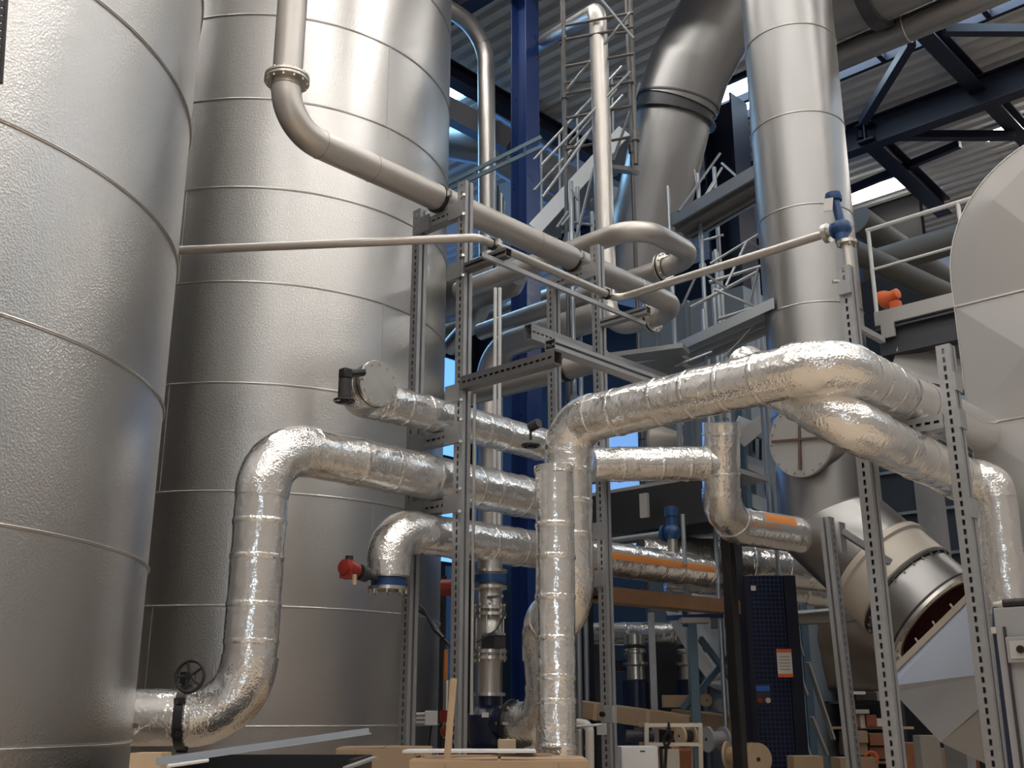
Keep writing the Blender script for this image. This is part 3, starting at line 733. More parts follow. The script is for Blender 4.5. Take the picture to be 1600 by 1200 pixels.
# blue valve on the thin pipe
bc = V((-3.28, 7.153, ZS))
t = thing('control_valve', 'blue valve with white label beside stack, on thin pipe end', 'valve', bc)
MB().lathe(bc, (1, 0, 0), [(-.075, 0), (-.075, .06), (-.06, .06), (-.05, .048), (.03, .055), (.06, .05), (.06, 0)], 24).sphere(bc, .075).cyl(bc, bc+V((0, 0, -.11)), .055, 20).build('valve_body', M_BLUEV, t)
MB().cyl(bc+V((-.0, 0, .04)), bc+V((-.03, 0, .24)), .035, 18).lathe(bc+V((-.04, 0, .24)), (0, 0, 1), [(0, 0), (0, .06), (.03, .065), (.06, .06), (.07, .04), (.07, 0)], 24).build('valve_bonnet', M_BLUEV, t)
MB().box(bc+V((-.055, -.07, .19)), (.07, .012, .10), Matrix.Rotation(.15, 3, 'Y')).build('label_plate', M_PAPER, t, smooth=False)
MB().lathe(bc+V((.03, 0, -.13)), (0, 0, 1), [(-.012, .03), (-.012, .075), (.014, .075), (.014, .03)], 28).build('flange', M_FLANGE, t)
ring_of_bolts(t, bc+V((.03, 0, -.13)), (0, 0, 1), .06, 4, .009, .06, .5)
t = thing('steel_pipe', 'thin upright steel pipe under the blue valve, clamped to rack', 'pipe', bc+V((.03, 0, -3)), 'bare steel pipes')
MB().tube([bc+V((.03, 0, -.14)), bc+V((.03, 0, -3.2))], .042, 22).build('pipe_run', M_STEEL, t)

# ------------------------------------------------------------------ white clad vessel and hopper
yv, xl, Rv, zv = 7.90, -2.79, .945, 4.17
t = thing('clad_vessel', 'large light grey sheet-clad vessel with rounded top, right edge', 'vessel', (xl+Rv, yv, 0))
xr = xl+2*Rv; yb_ = 11.0
arc = [(xl+Rv-Rv*math.cos(PI*k/28), zv+Rv*math.sin(PI*k/28)) for k in range(29)]
prof = [(xl, .3)]+arc+[(xr, .3)]
MB().add([V((x, yv, z)) for x, z in prof]+[V((x, yb_, z)) for x, z in prof], [(i, i+1, len(prof)+i+1, len(prof)+i) for i in range(len(prof)-1)]).build('side_cladding', M_LGREYP, t)
# end panels, each cross-broken so its middle stands slightly proud
def cross_panel(poly, dep, parent, name='end_panel', m=M_LGREYP, nrm=(0, -1, 0)):
    n = len(poly); c = V((sum(p[0] for p in poly)/n, sum(p[1] for p in poly)/n, sum(p[2] for p in poly)/n))+V(nrm)*dep
    return MB().add([V(p) for p in poly]+[c], [(i, (i+1) % n, n) for i in range(n)]).build(name, m, parent, smooth=False, fixn=False)
zs_ = [.3, 1.2, 2.10, 3.02, 3.95]
xm_ = [xl, xl+.95, xr]
sx_ = lambda z: z
for i in range(len(zs_)-1):
    for j in range(2):
        cross_panel([(xm_[j], yv, zs_[i]), (xm_[j+1], yv, zs_[i]), (xm_[j+1], yv, zs_[i+1]), (xm_[j], yv, zs_[i+1])], .035, t)
top = [(x, yv, z) for x, z in arc if z >= zv]
for j in range(2):
    half = [p for p in top if (p[0] <= xm_[1]+.02 if j == 0 else p[0] >= xm_[1]-.02)]
    base_ = [(xm_[1], yv, 3.95), (xl, yv, 3.95)] if j == 0 else [(xr, yv, 3.95), (xm_[1], yv, 3.95)]
    if j == 0: half = half+[(xm_[1], yv, top[14][2])]
    else: half = [(xm_[1], yv, top[14][2])]+half
    cross_panel(half+base_, .05, t)
MB().box((xl+Rv, (yv+yb_)/2, .16), (2*Rv-.1, yb_-yv-.1, .32)).build('plinth', M_GALV, t, smooth=False)
for z in zs_[1:]: MB().box((xl+Rv, yv-.006, z), (2*Rv, .012, .014)).build('panel_seam', M_SEAM, t, smooth=False)
MB().tube([V((x, yv, z)) for x, z in prof], .007, 6).build('edge_trim', M_SEAM, t)
# faceted hopper in front of the duct end
yh = 8.35
H = lambda x, y, dy=0: aY(x, y, yh+dy)
t = thing('faceted_hopper', 'pale faceted sheet-metal hopper below the red-lined duct mouth', 'hopper', H(1470, 1100))
a_, b_, c_, d_, e_, f_ = H(1560, 892), H(1398, 1050, .35), H(1396, 1082, .3), H(1470, 1160), H(1600, 1062, -.25), H(1600, 1222)
g_ = H(1396, 1071, .3); h_ = H(1600, 1045, -.25); k_ = V((0, 1.1, 0))
M_HOP = mat('sky_lit_sheet', (.58, .66, .80), .3, .2)  # sky brightness on the upper facet is put into its colour
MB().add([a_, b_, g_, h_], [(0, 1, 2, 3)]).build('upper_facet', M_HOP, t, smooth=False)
MB().add([g_, c_, d_, H(1535, 1108, -.1), h_], [(0, 1, 2, 3, 4)]).build('middle_facet', M_LGREYP, t, smooth=False)
MB().add([d_, f_, h_, H(1535, 1108, -.1)], [(0, 1, 2, 3)]).build('lower_facet', M_LGREYP, t, smooth=False)
MB().add([a_, b_, g_, c_, d_, f_, a_+k_, b_+k_, g_+k_, c_+k_, d_+k_, f_+k_], [(0, 1, 7, 6), (1, 2, 8, 7), (2, 3, 9, 8), (3, 4, 10, 9), (4, 5, 11, 10), (6, 7, 8, 9, 10, 11)]).build('back_shell', M_LGREYP, t, smooth=False)
MB().bar(H(1560, 888), H(1392, 1052, .35), .03, .05).build('rim_bar', M_CREAM, t, smooth=False)
for k in range(6): p = H(1550, 897).lerp(H(1398, 1045, .35), k/5.5); MB().cyl(p, p+V((-.03, 0, .05)), .01, 8).build('bolt', M_BOLT, t)
# ------------------------------------------------------------------ upper background
def rods(parent, name, segs, r, m=M_SCAF, seg=8):
    for a, b in segs: MB().tube([a, b], r, seg).build(name, m, parent)
def down(p, z): return V((p[0], p[1], z))
# big inclined duct
pd = [aY(984, 470, 13), aY(1053, 185, 13), aY(1078, 105, 13.0), aY(1152, -25, 13.3)]
t = thing('inclined_duct', 'fat silver duct slanting up beyond the rear pipes, with dark band', 'duct', pd[0])
MB().tube(resample([pd[0], pd[1]], .5), .60, 48).build('lower_section', M_STACK, t)
ax_ = (pd[1]-pd[0]).normalized()
MB().lathe(pd[1], ax_, [(-.03, .60), (-.03, .68), (.0, .68), (.0, .63), (.22, .63), (.22, .68), (.25, .68), (.25, .60)], 48).build('joint_band', mat('dark_duct_band', (.10, .10, .105), .4, .7), t)
MB().tube(resample(fillet([pd[1]+ax_*.2, pd[2], pd[3]], .12, 4), .5), .66, 48).build('upper_section', M_STACK, t)
# dark column behind
pc = aD(1140, 300, 21.0)
t = thing('steel_column', 'near-black steel column standing between inclined duct and silver stack', 'column', down(pc, 0))
hb = MB(); hb.box((pc.x+.32, pc.y, 6.3), (.04, .6, 12.6)).box((pc.x-.32, pc.y, 6.3), (.04, .6, 12.6)).box((pc.x, pc.y, 6.3), (.62, .03, 12.6))
hb.build('section', M_NAVY, t, smooth=False)
# scaffold tower
M_SCAFD = mat('dull_scaffold_tube', (.15, .145, .14), .5, .6)
def standard(parent, px, py, D, z0, z1, r=.026, M_SCAFD=M_SCAF):
    p = aD(px, py, D); MB().tube([down(p, z0), down(p, z1)], r, 10).build('standard', M_SCAFD, parent)
    for k in range(int((z1-z0)/2)+1): MB().cyl(down(p, z0+.3+k*2), down(p, z0+.42+k*2), r*1.7, 10).build('coupler', M_SCAFD, parent)
    return p
t = thing('scaffold_tower', 'tall tube scaffold tower behind the bare vertical pipe', 'scaffold', down(aD(884, 250, 13.2), 0))
s1 = standard(t, 884, 250, 13.2, 0, 12.0, .026, M_SCAFD); s2 = standard(t, 990, 150, 12.9, aD(994, 274, 12.9).z, 12.0, .03, M_SCAFD)
s3 = standard(t, 882, 250, 15.2, 0, 12.0, .026, M_SCAFD); s4 = standard(t, 984, 150, 15.0, 0, 12.0, .026, M_SCAFD)
for y in (20, 42, 84, 127, 165, 213): rods(t, 'ledger', [(aD(884, y+20, 13.2), aD(990, y, 12.9))], .018, M_SCAFD)
for y in (60, 130, 230): rods(t, 'ledger', [(aD(882, y, 15.2), aD(984, y-10, 15.0)), (aD(884, y, 13.2), aD(882, y-8, 15.2))], .018, M_SCAFD)
rods(t, 'diagonal_brace', [(aD(886, 140, 13.2), aD(985, 20, 12.9)), (aD(846, 258, 12.6), aD(985, 112, 12.9)), (aD(848, 308, 12.6), aD(926, 200, 12.9)), (aD(890, 225, 13.2), aD(965, 140, 13)), (aD(1000, 130, 12.9), aD(958, 250, 13)), (aD(990, 60, 12.9), aD(940, 0, 13))], .017)
MB().bar(aD(955, 263, 13.3), aD(990, 267, 13.0), .2, .05).build('deck', M_DECK, t, smooth=False)
# steel stair
t = thing('steel_stair', 'pale steel stair climbing to the right behind scaffold tower', 'stair', aD(848, 345, 14))
A0, A1 = aD(835, 358, 14.0), aD(975, 205, 14.6)
off = V((-.50, .56, .0))
MB().bar(A0, A1, .05, .19).build('stringer', mat('skylit_steel', (.74, .80, .86), .4, .1), t, smooth=False)  # blue daylight on the stringers is put into their pale colour
MB().bar(A0+off*1.2, A1+off*1.2, .05, .12).build('stringer', MATS['skylit_steel'], t, smooth=False)
for k in range(12):
    p = A0.lerp(A1, (k+.5)/12); MB().bar(p, p+off*1.2, .24, .03, up=(0, 0, 1)).build('tread', M_DECK, t, smooth=False)
for o_ in (V((0, 0, 1.0)), V((0, 0, .55))): rods(t, 'handrail', [(A0+o_, A1+o_)], .02)
for k in range(5): p = A0.lerp(A1, (k+.4)/5); rods(t, 'baluster', [(p, p+V((0, 0, 1)))], .016)
# light trestle frame below the stair
t = thing('scaffold_trestle', 'thin tube scaffold frame under stair, left of the tall pipe', 'scaffold', down(aD(893, 340, 12.8), 0))
q1 = standard(t, 893, 340, 12.8, 0, aD(893, 275, 12.8).z); q2 = standard(t, 903, 340, 13.4, 0, aD(903, 285, 13.4).z); q3 = standard(t, 925, 340, 13.2, 0, aD(925, 330, 13.2).z)
rods(t, 'diagonal_brace', [(aD(886, 430, 12.7), aD(928, 262, 12.9)), (aD(878, 352, 12.8), aD(892, 335, 12.8)), (aD(893, 295, 12.8), aD(904, 313, 12.8)), (aD(870, 355, 12.9), aD(888, 330, 12.9))], .017)
rods(t, 'ledger', [(aD(893, 347, 12.8), aD(928, 352, 13.2)), (aD(893, 400, 12.8), aD(928, 405, 13.2))], .018)
# platforms between the loop pipe and the stack
def deck_quad(parent, p, th=.05, m=M_DECK, name='deck', ribs=0):
    a, b, c, d = [V(q) for q in p]
    MB().poly([a, b, c, d], (0, 0, th)).build(name, m, parent, smooth=False)
    for k in range(ribs):
        f = (k+.5)/ribs
        MB().bar(a.lerp(d, f)-V((0, 0, .02)), b.lerp(c, f)-V((0, 0, .02)), .06, .05).build('plank_rib', m, parent, smooth=False)
def zplane(px, py, z): return aZ(px, py, z)
zA = aD(1120, 330, 13.5).z
t = thing('scaffold_platform', 'upper scaffold platform seen from below, left of silver stack', 'scaffold', down(aD(1115, 330, 13.5), 0))
deck_quad(t, [zplane(1050, 352, zA), zplane(1178, 275, zA), zplane(1200, 305, zA), zplane(1078, 374, zA)], .06, mat('dull_scaffold_boards', (.20, .19, .18), .7), ribs=2)
MB().bar(zplane(1048, 350, zA)+V((0, 0, .04)), zplane(1182, 272, zA)+V((0, 0, .04)), .03, .16).build('toe_board', M_SCAF, t, smooth=False)
MB().bar(zplane(1078, 374, zA), zplane(1200, 303, zA), .05, .07).build('edge_tube', M_SCAF, t, smooth=False)
for px, py, D in ((1092, 310, 13.9), (1045, 330, 13.2), (1120, 430, 13.2), (1118, 300, 14.2)): standard(t, px, py, D, 0, aD(px, py-45, D).z)
rods(t, 'diagonal_brace', [(aD(1094, 320, 13.9), aD(1118, 285, 14)), (aD(1094, 320, 13.9), aD(1085, 265, 14)), (aD(1100, 376, 13.3), aD(1130, 367, 13.2)), (aD(1078, 345, 14), aD(1128, 262, 14.4)), (aD(1128, 255, 14.4), aD(1178, 300, 13.6)), (aD(1060, 330, 13.3), aD(1125, 240, 14.6))], .017)
zB = aD(1130, 525, 11.6).z
t = thing('scaffold_platform', 'lower scaffold platform of ribbed steel boards beside silver stack', 'scaffold', down(aD(1130, 525, 11.6), 0))
M_LITLIP = mat('lit_board_lip', (.62, .67, .71), .38, .5)  # lips coloured paler than the boards, standing in for light on them
for k in range(4):
    y0 = 541+k*11
    a, b = zplane(1066-k*13, y0+1+k*4.2, zB), zplane(1215, 474+k*11.5, zB)
    MB().bar(a, b, .16, .03).build('board', M_DECK, t, smooth=False); MB().bar(a+V((.0, -.08, -.02)), b+V((.0, -.08, -.02)), .012, .11).build('board_lip', M_LITLIP, t, smooth=False)
for k in range(3):
    a, b = zplane(960+k*10, 560+k*16, zB-.3), zplane(1072, 545+k*13, zB-.3)
    MB().bar(a, b, .26, .05).build('board', M_DECK, t, smooth=False)
for px, py, D, pt_ in ((1116, 480, 12.6, 440), (1180, 480, 12.5, 425), (1058, 560, 13.2, 532), (1105, 600, 11.9, 470), (1187, 480, 12.2, 420), (1195, 560, 12.4, 540)): standard(t, px, py, D, 0, aD(px, pt_, D).z, .024)
rods(t, 'guard_rail', [(aD(1108, 441, 12.6), aD(1190, 416, 12.5)), (aD(1118, 500, 12.6), aD(1195, 476, 12.5)), (aD(1080, 480, 12.4), aD(1185, 424, 12.2))], .022)
rods(t, 'diagonal_brace', [(aD(1172, 472, 11.2), aD(1185, 418, 11.2)), (aD(1116, 452, 11.3), aD(1178, 478, 11.2)), (aD(1130, 560, 11.3), aD(1177, 508, 11.2)), (aD(1102, 428, 12), aD(1133, 450, 12)), (aD(1066, 478, 12.3), aD(1086, 434, 12.3)), (aD(1134, 447, 12), aD(1166, 378, 12.2)), (aD(1110, 412, 12.2), aD(1192, 362, 12.2)), (aD(1055, 572, 11.2), aD(1112, 550, 11.3)), (aD(1168, 376, 12.2), aD(1190, 390, 12.2))], .015)
# sheeted machine behind the platforms
t = thing('machine_casing', 'blue-grey panelled machine casing behind the lower scaffold platform', 'machine', down(aD(1090, 600, 15), 0))
pm = aD(1095, 480, 15)
MB().box((pm.x, pm.y+.8, pm.z/2), (1.7, 2.2, pm.z)).build('casing', mat('blue_grey_panel', (.22, .27, .32), .5, .2), t, smooth=False)
for k in range(3): MB().box((pm.x-.5+k*.5, pm.y-.33, pm.z/2), (.04, .06, pm.z)).build('panel_rib', M_SCAF, t, smooth=False)
# high duct runs beside the hall roof
t = thing('round_duct', 'long pale round duct running under roof behind tall upright pipe', 'duct', aD(745, 230, 17))
MB().tube(resample([aD(560, 200, 22.5), aD(760, 233, 22), aD(900, 318, 23)], .6), .34, 32).build('duct_run', M_DARKDUCT, t)
t = thing('round_duct', 'upper pale duct under roof between middle tank and blue column', 'duct', aD(740, 140, 17))
MB().tube(resample([aD(560, 110, 22.5), aD(745, 142, 22.5), aD(900, 240, 23)], .6), .26, 32).build('duct_run', M_DARKDUCT, t)
t = thing('round_duct', 'dark grey duct slanting behind scaffold tower, near blue column', 'duct', aD(900, 300, 18.5))
MB().tube([aD(820, 255, 18.5), aD(1000, 340, 19.5)], .3, 28).build('duct_run', M_DARKDUCT, t)
t = thing('roof_girder', 'dark lattice girder below the roof left of the blue column', 'girder', aD(740, 190, 18.5))
MB().bar(aD(600, 120, 18.5), aD(800, 225, 18.0), .3, .35).build('chord', M_NAVY, t, smooth=False)
t = thing('cable_ladder', 'blue-lit cable ladder sloping up behind the near rack post', 'cable tray', aD(720, 285, 14))
c1, c2, c3, c4 = aD(690, 292, 14), aD(742, 266, 14), aD(690, 301, 14), aD(742, 277, 14)
for a, b in ((c1, c2), (c3, c4)): MB().bar(a+(a-b)*3, b+(b-a)*2, .03, .05).build('side_rail', M_TEAL, t, smooth=False)
for k in range(10): f = -2+k*.5; MB().bar(c1.lerp(c2, f), c3.lerp(c4, f), .03, .03).build('rung', M_TEAL, t, smooth=False)
# twin conduits and tank behind the blue column
t = thing('conduit', 'left of two thin white upright conduits beside blue column', 'conduit', down(aD(774, 480, 11.0), 0), 'white conduits by the column')
MB().tube([down(aD(774, 480, 11.0), .0), aD(774, 450, 11.0)], .018, 10).build('tube', M_WHITE, t)
t = thing('conduit', 'right of two thin white upright conduits beside blue column', 'conduit', down(aD(781, 480, 11.0), 0), 'white conduits by the column')
MB().tube([down(aD(781, 480, 11.0), .0), aD(781, 450, 11.0)], .018, 10).build('tube', M_WHITE, t)
t = thing('horizontal_vessel', 'pale blue-lit round vessel behind short arm of near rack', 'vessel', aD(765, 432, 13))
pv = aD(765, 436, 13.2); MB().lathe(pv+V((-1.6, 0, 0)), (1, 0, 0), [(0, 0), (.05, .2), (.2, .30), (1.9, .30), (2.05, .2), (2.1, 0)], 36).build('shell', M_STACK, t)
t = thing('cable_bundle', 'bundle of thin dark and blue cables hanging by the tall upright pipe', 'cables', aD(785, 340, 12.5))
for k in range(5):
    px = 778+k*2.6; MB().tube([aD(px, 290+k*6, 12.4+.05*k), aD(px+rnd.uniform(-3, 3), 380, 12.4), aD(px+rnd.uniform(-5, 2), 400, 12.6), aD(px-8, 430, 12.6)], .012, 6).build('cable', [M_BLACK, M_TEAL, M_WHITE][k % 3], t)
# upper right ducts
t = thing('round_duct', 'silver round duct crossing the top right corner under roof beams', 'duct', aD(1390, 60, 14))
pa = aD(1312, 88, 14); MB().tube([pa+V((-1.2, 0, 0)), pa+V((7, 0, 0))], .185, 32).build('duct_run', M_STACK, t)
for k in range(4): MB().torus(pa+V((.9+k*1.4, 0, 0)), (1, 0, 0), .187, .008, 32, 6).build('ring_seam', M_SEAM, t)
t = thing('flat_duct', 'flat pale duct lying just above the silver round duct', 'duct', aD(1390, 30, 14.4))
pa = aD(1312, 55, 14.4); MB().box(pa+V((2.5, 0, 0)), (7.5, .5, .16)).build('duct_run', M_GREYP, t, smooth=False)
t = thing('flanged_duct', 'big pale duct with dark flange at the top edge right of stack', 'duct', aD(1380, 5, 13.6))
pa = aD(1330, 10, 13.4); MB().tube([pa+V((-1.0, 0, .1)), pa+V((3, 0, .1))], .42, 36).build('duct_run', M_DARKDUCT, t)
MB().lathe(pa+V((.28, 0, .1)), (1, 0, 0), [(-.08, .42), (-.08, .50), (.08, .50), (.08, .42)], 36).build('flange', MATS['dark_duct_band'], t)
# platform with rails right of the stack
yp = 10.2
t = thing('steel_platform', 'grey steel platform with hand rails between silver stack and vessel', 'platform', aY(1380, 500, yp))
P_ = lambda x, y: aY(x, y, yp)
MB().box(P_(1440, 488)+V((.25, .5, 0)), (2.6, .06, .14), None).build('fascia', M_GREYP, t, smooth=False)
a = P_(1372, 505); b = P_(1372, 500)
x0, x1 = P_(1368, 500).x, P_(1545, 470).x+.6; zt = P_(1420, 487).z
t_obj = [o for o in bpy.data.objects if o.name.startswith('fascia')][-1]; bpy.data.objects.remove(t_obj)
MB().box(((x0+x1)/2, yp, zt), (x1-x0, .05, .15)).build('fascia', M_GREYP, t, smooth=False)
hbeam(MB(), (x0, yp+.05, zt-.26), (x1, yp+.05, zt-.26), .30, .16, .02).build('floor_beam', mat('dark_grey_steel', (.07, .075, .09), .5), t, smooth=False)
MB().box(((x0+x1)/2, yp+1.0, zt-.06), (x1-x0, 2.0, .04)).build('grating', M_DECK, t, smooth=False)
for z_ in (1.0, .55): rods(t, 'hand_rail', [((x0, yp, zt+z_), (x1, yp, zt+z_))], .024 if z_ == 1.0 else .016, M_WHITE)
for x in (x0+.02, (x0+x1)/2+.1, x1-.1): rods(t, 'rail_post', [((x, yp, zt), (x, yp, zt+1.0))], .022, M_WHITE)
for x in (x0+.2, x1-.3): MB().box((x, yp+.4, (zt-.4)/2), (.2, .2, zt-.4)).build('platform_leg', M_GALV, t, smooth=False)
MB().bar((x0+.1, yp+.1, zt-.45), (x1, yp+.9, zt-1.1), .18, .30).build('knee_brace', M_GREYP, t, smooth=False)
MB().box(P_(1388, 505)+V((0, -.02, -.05)), (.14, .03, .22)).build('bracket', M_GREYP, t, smooth=False)
pw = P_(1382, 470)+V((0, .2, .10))
t = thing('warning_horn', 'small orange warning horn standing on the grey platform edge', 'horn', pw)
MB().lathe(pw+V((-.06, 0, 0)), (1, -.2, .1), [(-.05, 0), (-.05, .10), (.0, .09), (.06, .055), (.14, .055), (.15, 0)], 24).build('horn_bell', M_ORANGE, t)
MB().box(pw+V((.03, 0, -.12)), (.10, .08, .12)).build('horn_base', M_ORANGE, t, smooth=False)
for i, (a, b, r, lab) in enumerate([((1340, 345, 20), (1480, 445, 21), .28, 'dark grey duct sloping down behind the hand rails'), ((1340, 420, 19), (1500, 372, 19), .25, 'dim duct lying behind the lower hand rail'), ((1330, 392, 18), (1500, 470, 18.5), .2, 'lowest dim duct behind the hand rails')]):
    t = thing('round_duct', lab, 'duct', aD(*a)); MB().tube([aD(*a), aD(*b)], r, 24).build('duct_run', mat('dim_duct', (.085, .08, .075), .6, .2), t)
t = thing('hall_gate', 'dark gridded gate behind the cream collar, right of lone post', 'gate', aD(1440, 800, 15))
g = aD(1440, 800, 15); MB().box(g, (4.2, .05, 1.9)).build('panel', mat('dark_gate_panel', (.035, .045, .06), .5), t, smooth=False)
for k in range(7): MB().box(g+V((-2.1+k*.7, -.06, 0)), (.06, .05, 1.9)).build('gate_bar', M_SCAF, t, smooth=False)
for k in range(3): MB().box(g+V((0, -.06, -.6+k*.6)), (4.2, .04, .04)).build('gate_bar', M_SCAF, t, smooth=False)
MB().box((g.x, g.y+.1, (g.z-.95)/2), (4.2, .15, g.z-.95)).build('gate_plinth', M_WALLD, t, smooth=False)
# channel beam and things below it
t = thing('channel_beam', 'dark grey channel beam with pale top behind rear rack', 'beam', aD(1040, 790, 11.6))
pb1 = aD(1030, 790, 11.6)
MB().box(pb1+V((-.25, .3, .235)), (2.5, .6, .05)).build('top_plate', M_GREYP, t, smooth=False)
MB().box(pb1+V((-.25, 0, -.02)), (2.5, .10, .46)).box(pb1+V((-.25, .3, -.24)), (2.5, .6, .03)).build('web', mat('dark_channel', (.028, .030, .036), .45), t, smooth=False)
MB().box(aD(1007, 790, 11.5), (.10, .04, .26)).build('bracket', M_GREYP, t, smooth=False)
for dx in (-1.3, aY(1147, 900, pb1.y+.3).x-pb1.x): MB().box((pb1.x+dx, pb1.y+.3, (pb1.z-.25)/2), (.14, .14, pb1.z-.25)).build('leg', M_NAVY, t, smooth=False)
bv = aD(1050, 832, 10.4)
t = thing('control_valve', 'blue valve on a thin bar under the dark channel beam', 'valve', bv)
MB().sphere(bv, .085).cyl(bv, bv+V((0, 0, .16)), .05, 16).lathe(bv+V((0, 0, .16)), (0, 0, 1), [(0, 0), (0, .065), (.08, .065), (.09, .04), (.09, 0)], 20).lathe(bv, (1, 0, 0), [(-.10, .03), (-.10, .08), (-.07, .08), (-.07, .03)], 20).build('valve_body', M_BLUEV, t)
MB().cyl(bv, bv+V((0, 0, -.25)), .05, 14).build('neck', M_FLANGE, t)
MB().tube([bv+V((-1.1, 0, -.0)), bv+V((-.1, 0, .0))], .028, 12).tube([bv+V((.13, 0, .16)), bv+V((.13, 0, -.32))], .022, 12).build('spindle_bar', M_SCAF, t)
# glazed machine hood and cone
t = thing('white_cone', 'small pale cone-shaped duct end above the level foil pipe', 'duct', aD(1045, 690, 13))
MB().lathe(aD(1024, 690, 13), (aD(1060, 686, 12.8)-aD(1024, 690, 13)), [(0, .06), (.0, .19), (.04, .20), (.34, .08), (.34, 0)], 30).build('cone', M_CREAM, t)
t = thing('access_tower', 'blue-grey access tower with mesh panels beside stack and foil stub', 'tower', down(aD(1190, 740, 13.2), 0))
for px in (1163, 1212): p = aD(px, 740, 13.2); MB().box((p.x, p.y, 2.3), (.10, .10, 4.6)).build('tower_post', M_TEAL, t, smooth=False)
for py in (672, 728, 785): MB().bar(aD(1150, py-12, 13.3), aD(1230, py+20, 13.1), .10, .16).build('cross_beam', M_SCAF, t, smooth=False)
MB().bar(aD(1155, 690, 12.9), aD(1215, 640, 12.9), .04, .18).build('sheet', M_LGREYP, t, smooth=False)
for k in range(5): MB().bar(aD(1168+k*10, 660, 13.6), aD(1168+k*10, 790, 13.6), .03, .03).build('mesh_bar', M_NAVY, t, smooth=False)

t = thing('cable_ladder', 'dark ladder strip up the near tank at the top left corner', 'cable tray', on_tank(T1, R1, 8, 60))
for px in (1, 12):
    q = [on_tank(T1, R1+.05, px-(k*2.2), -40+k*34) for k in range(6)]; MB().tube(q, .012, 8).build('side_rail', M_DARK, t)
for k in range(14): MB().bar(on_tank(T1, R1+.05, 1-k*.8, -30+k*12), on_tank(T1, R1+.05, 12-k*.8, -30+k*12), .012, .03).build('rung', M_DARK, t, smooth=False)
# ------------------------------------------------------------------ lower background
# rusty cable tray and black post
t = thing('cable_tray', 'rust-brown cable tray hung between rear rack and black post', 'cable tray', aX(1040, 948, -6.0))
a, b = aX(930, 938, -6.0), aX(1142, 958, -6.0)
MB().bar(a, b, .22, .02).bar(a+V((-.11, 0, .05)), b+V((-.11, 0, .05)), .015, .11).bar(a+V((.11, 0, .05)), b+V((.11, 0, .05)), .015, .13).build('tray', M_COPPER, t, smooth=False)
for k in range(3): MB().tube([a+V((-.05+.05*k, 0, .03)), b+V((-.05+.05*k, 0, .03))], .016, 8).build('cable', M_BLACK, t)
bp = aD(1136, 831, 9.9)
t = thing('support_post', 'tall black square post left of the blue mesh guard', 'post', down(bp, 0))
MB().box((bp.x, bp.y, bp.z/2), (.095, .095, bp.z)).build('post', M_BLACK, t, smooth=False, bevel=.006)
# navy mesh guard column
gp = aD(1195, 900, 11.2)
t = thing('mesh_guard', 'dark blue machine guard of square mesh with notice and socket', 'guard', down(gp, 0))
wd = .36; M_MESH = mat('blue_guard_mesh', (.02, .03, .10), .45)
rt = Matrix.Rotation(YAW, 3, 'Z'); ex = V((math.cos(YAW), math.sin(YAW), 0)); ey = V((-math.sin(YAW), math.cos(YAW), 0))
h = gp.z
MB().box((gp.x, gp.y, h/2)+tuple() if False else V((gp.x, gp.y, h/2)), (wd, .012, h), rt).build('back_sheet', M_NAVY, t, smooth=False)
grid = MB()
for k in range(9): grid.bar(down(gp+ex*(-wd/2+.01+k*(wd-.02)/8)-ey*.02, .0), down(gp+ex*(-wd/2+.01+k*(wd-.02)/8)-ey*.02, h), .007)
n_ = int(h/.045)
for k in range(n_+1): grid.bar(gp*1+ex*(-wd/2)-ey*.02+V((0, 0, -k*.045)), gp+ex*(wd/2)-ey*.02+V((0, 0, -k*.045)), .007)
grid.build('wire_mesh', mat('guard_wire', (.05, .08, .20), .4, .3), t, smooth=False)
MB().box(down(gp+ex*(wd/2+.06), h/2), (.12, .10, h+.0), rt).build('frame_post', M_NAVY, t, smooth=False)
MB().box(down(gp-ex*(wd/2+.02), h/2), (.05, .07, h), rt).build('frame_post', M_NAVY, t, smooth=False)
np_ = aD(1226, 1036, 10.65)
o = MB().box(np_, (.145, .008, .27), rt).build('notice', M_PAPER, t, smooth=False)
for s in (-1, 1): MB().box(np_-ey*.006+V((0, 0, s*.118)), (.147, .006, .034), rt).build('notice_band', M_ORANGE, o, smooth=False)
for k in range(5): MB().box(np_-ey*.006+V((0, 0, .06-k*.03)), (.11, .004, .008), rt).build('text_line', mat('grey_print', (.35, .33, .32), .6), o, smooth=False)
sp_ = aD(1192, 1086, 10.5)
o = MB().box(sp_, (.14, .03, .19), rt).build('socket_box', M_DARK, t, smooth=False)
MB().box(sp_-ey*.02+V((0, 0, .06)), (.13, .01, .05), rt).build('blue_label', mat('blue_label', (.03, .12, .5), .5), o, smooth=False)
for s in (-1, 1): MB().cyl(sp_-ey*.015+ex*s*.04+V((0, 0, -.05)), sp_-ey*.04+ex*s*.04+V((0, 0, -.05)), .025, 14).build('socket', [M_RED, M_CREAM][s > 0], o)
MB().box(aD(1177, 919, 11.1), (.05, .01, .05), rt).build('small_label', M_PAPER, t, smooth=False)
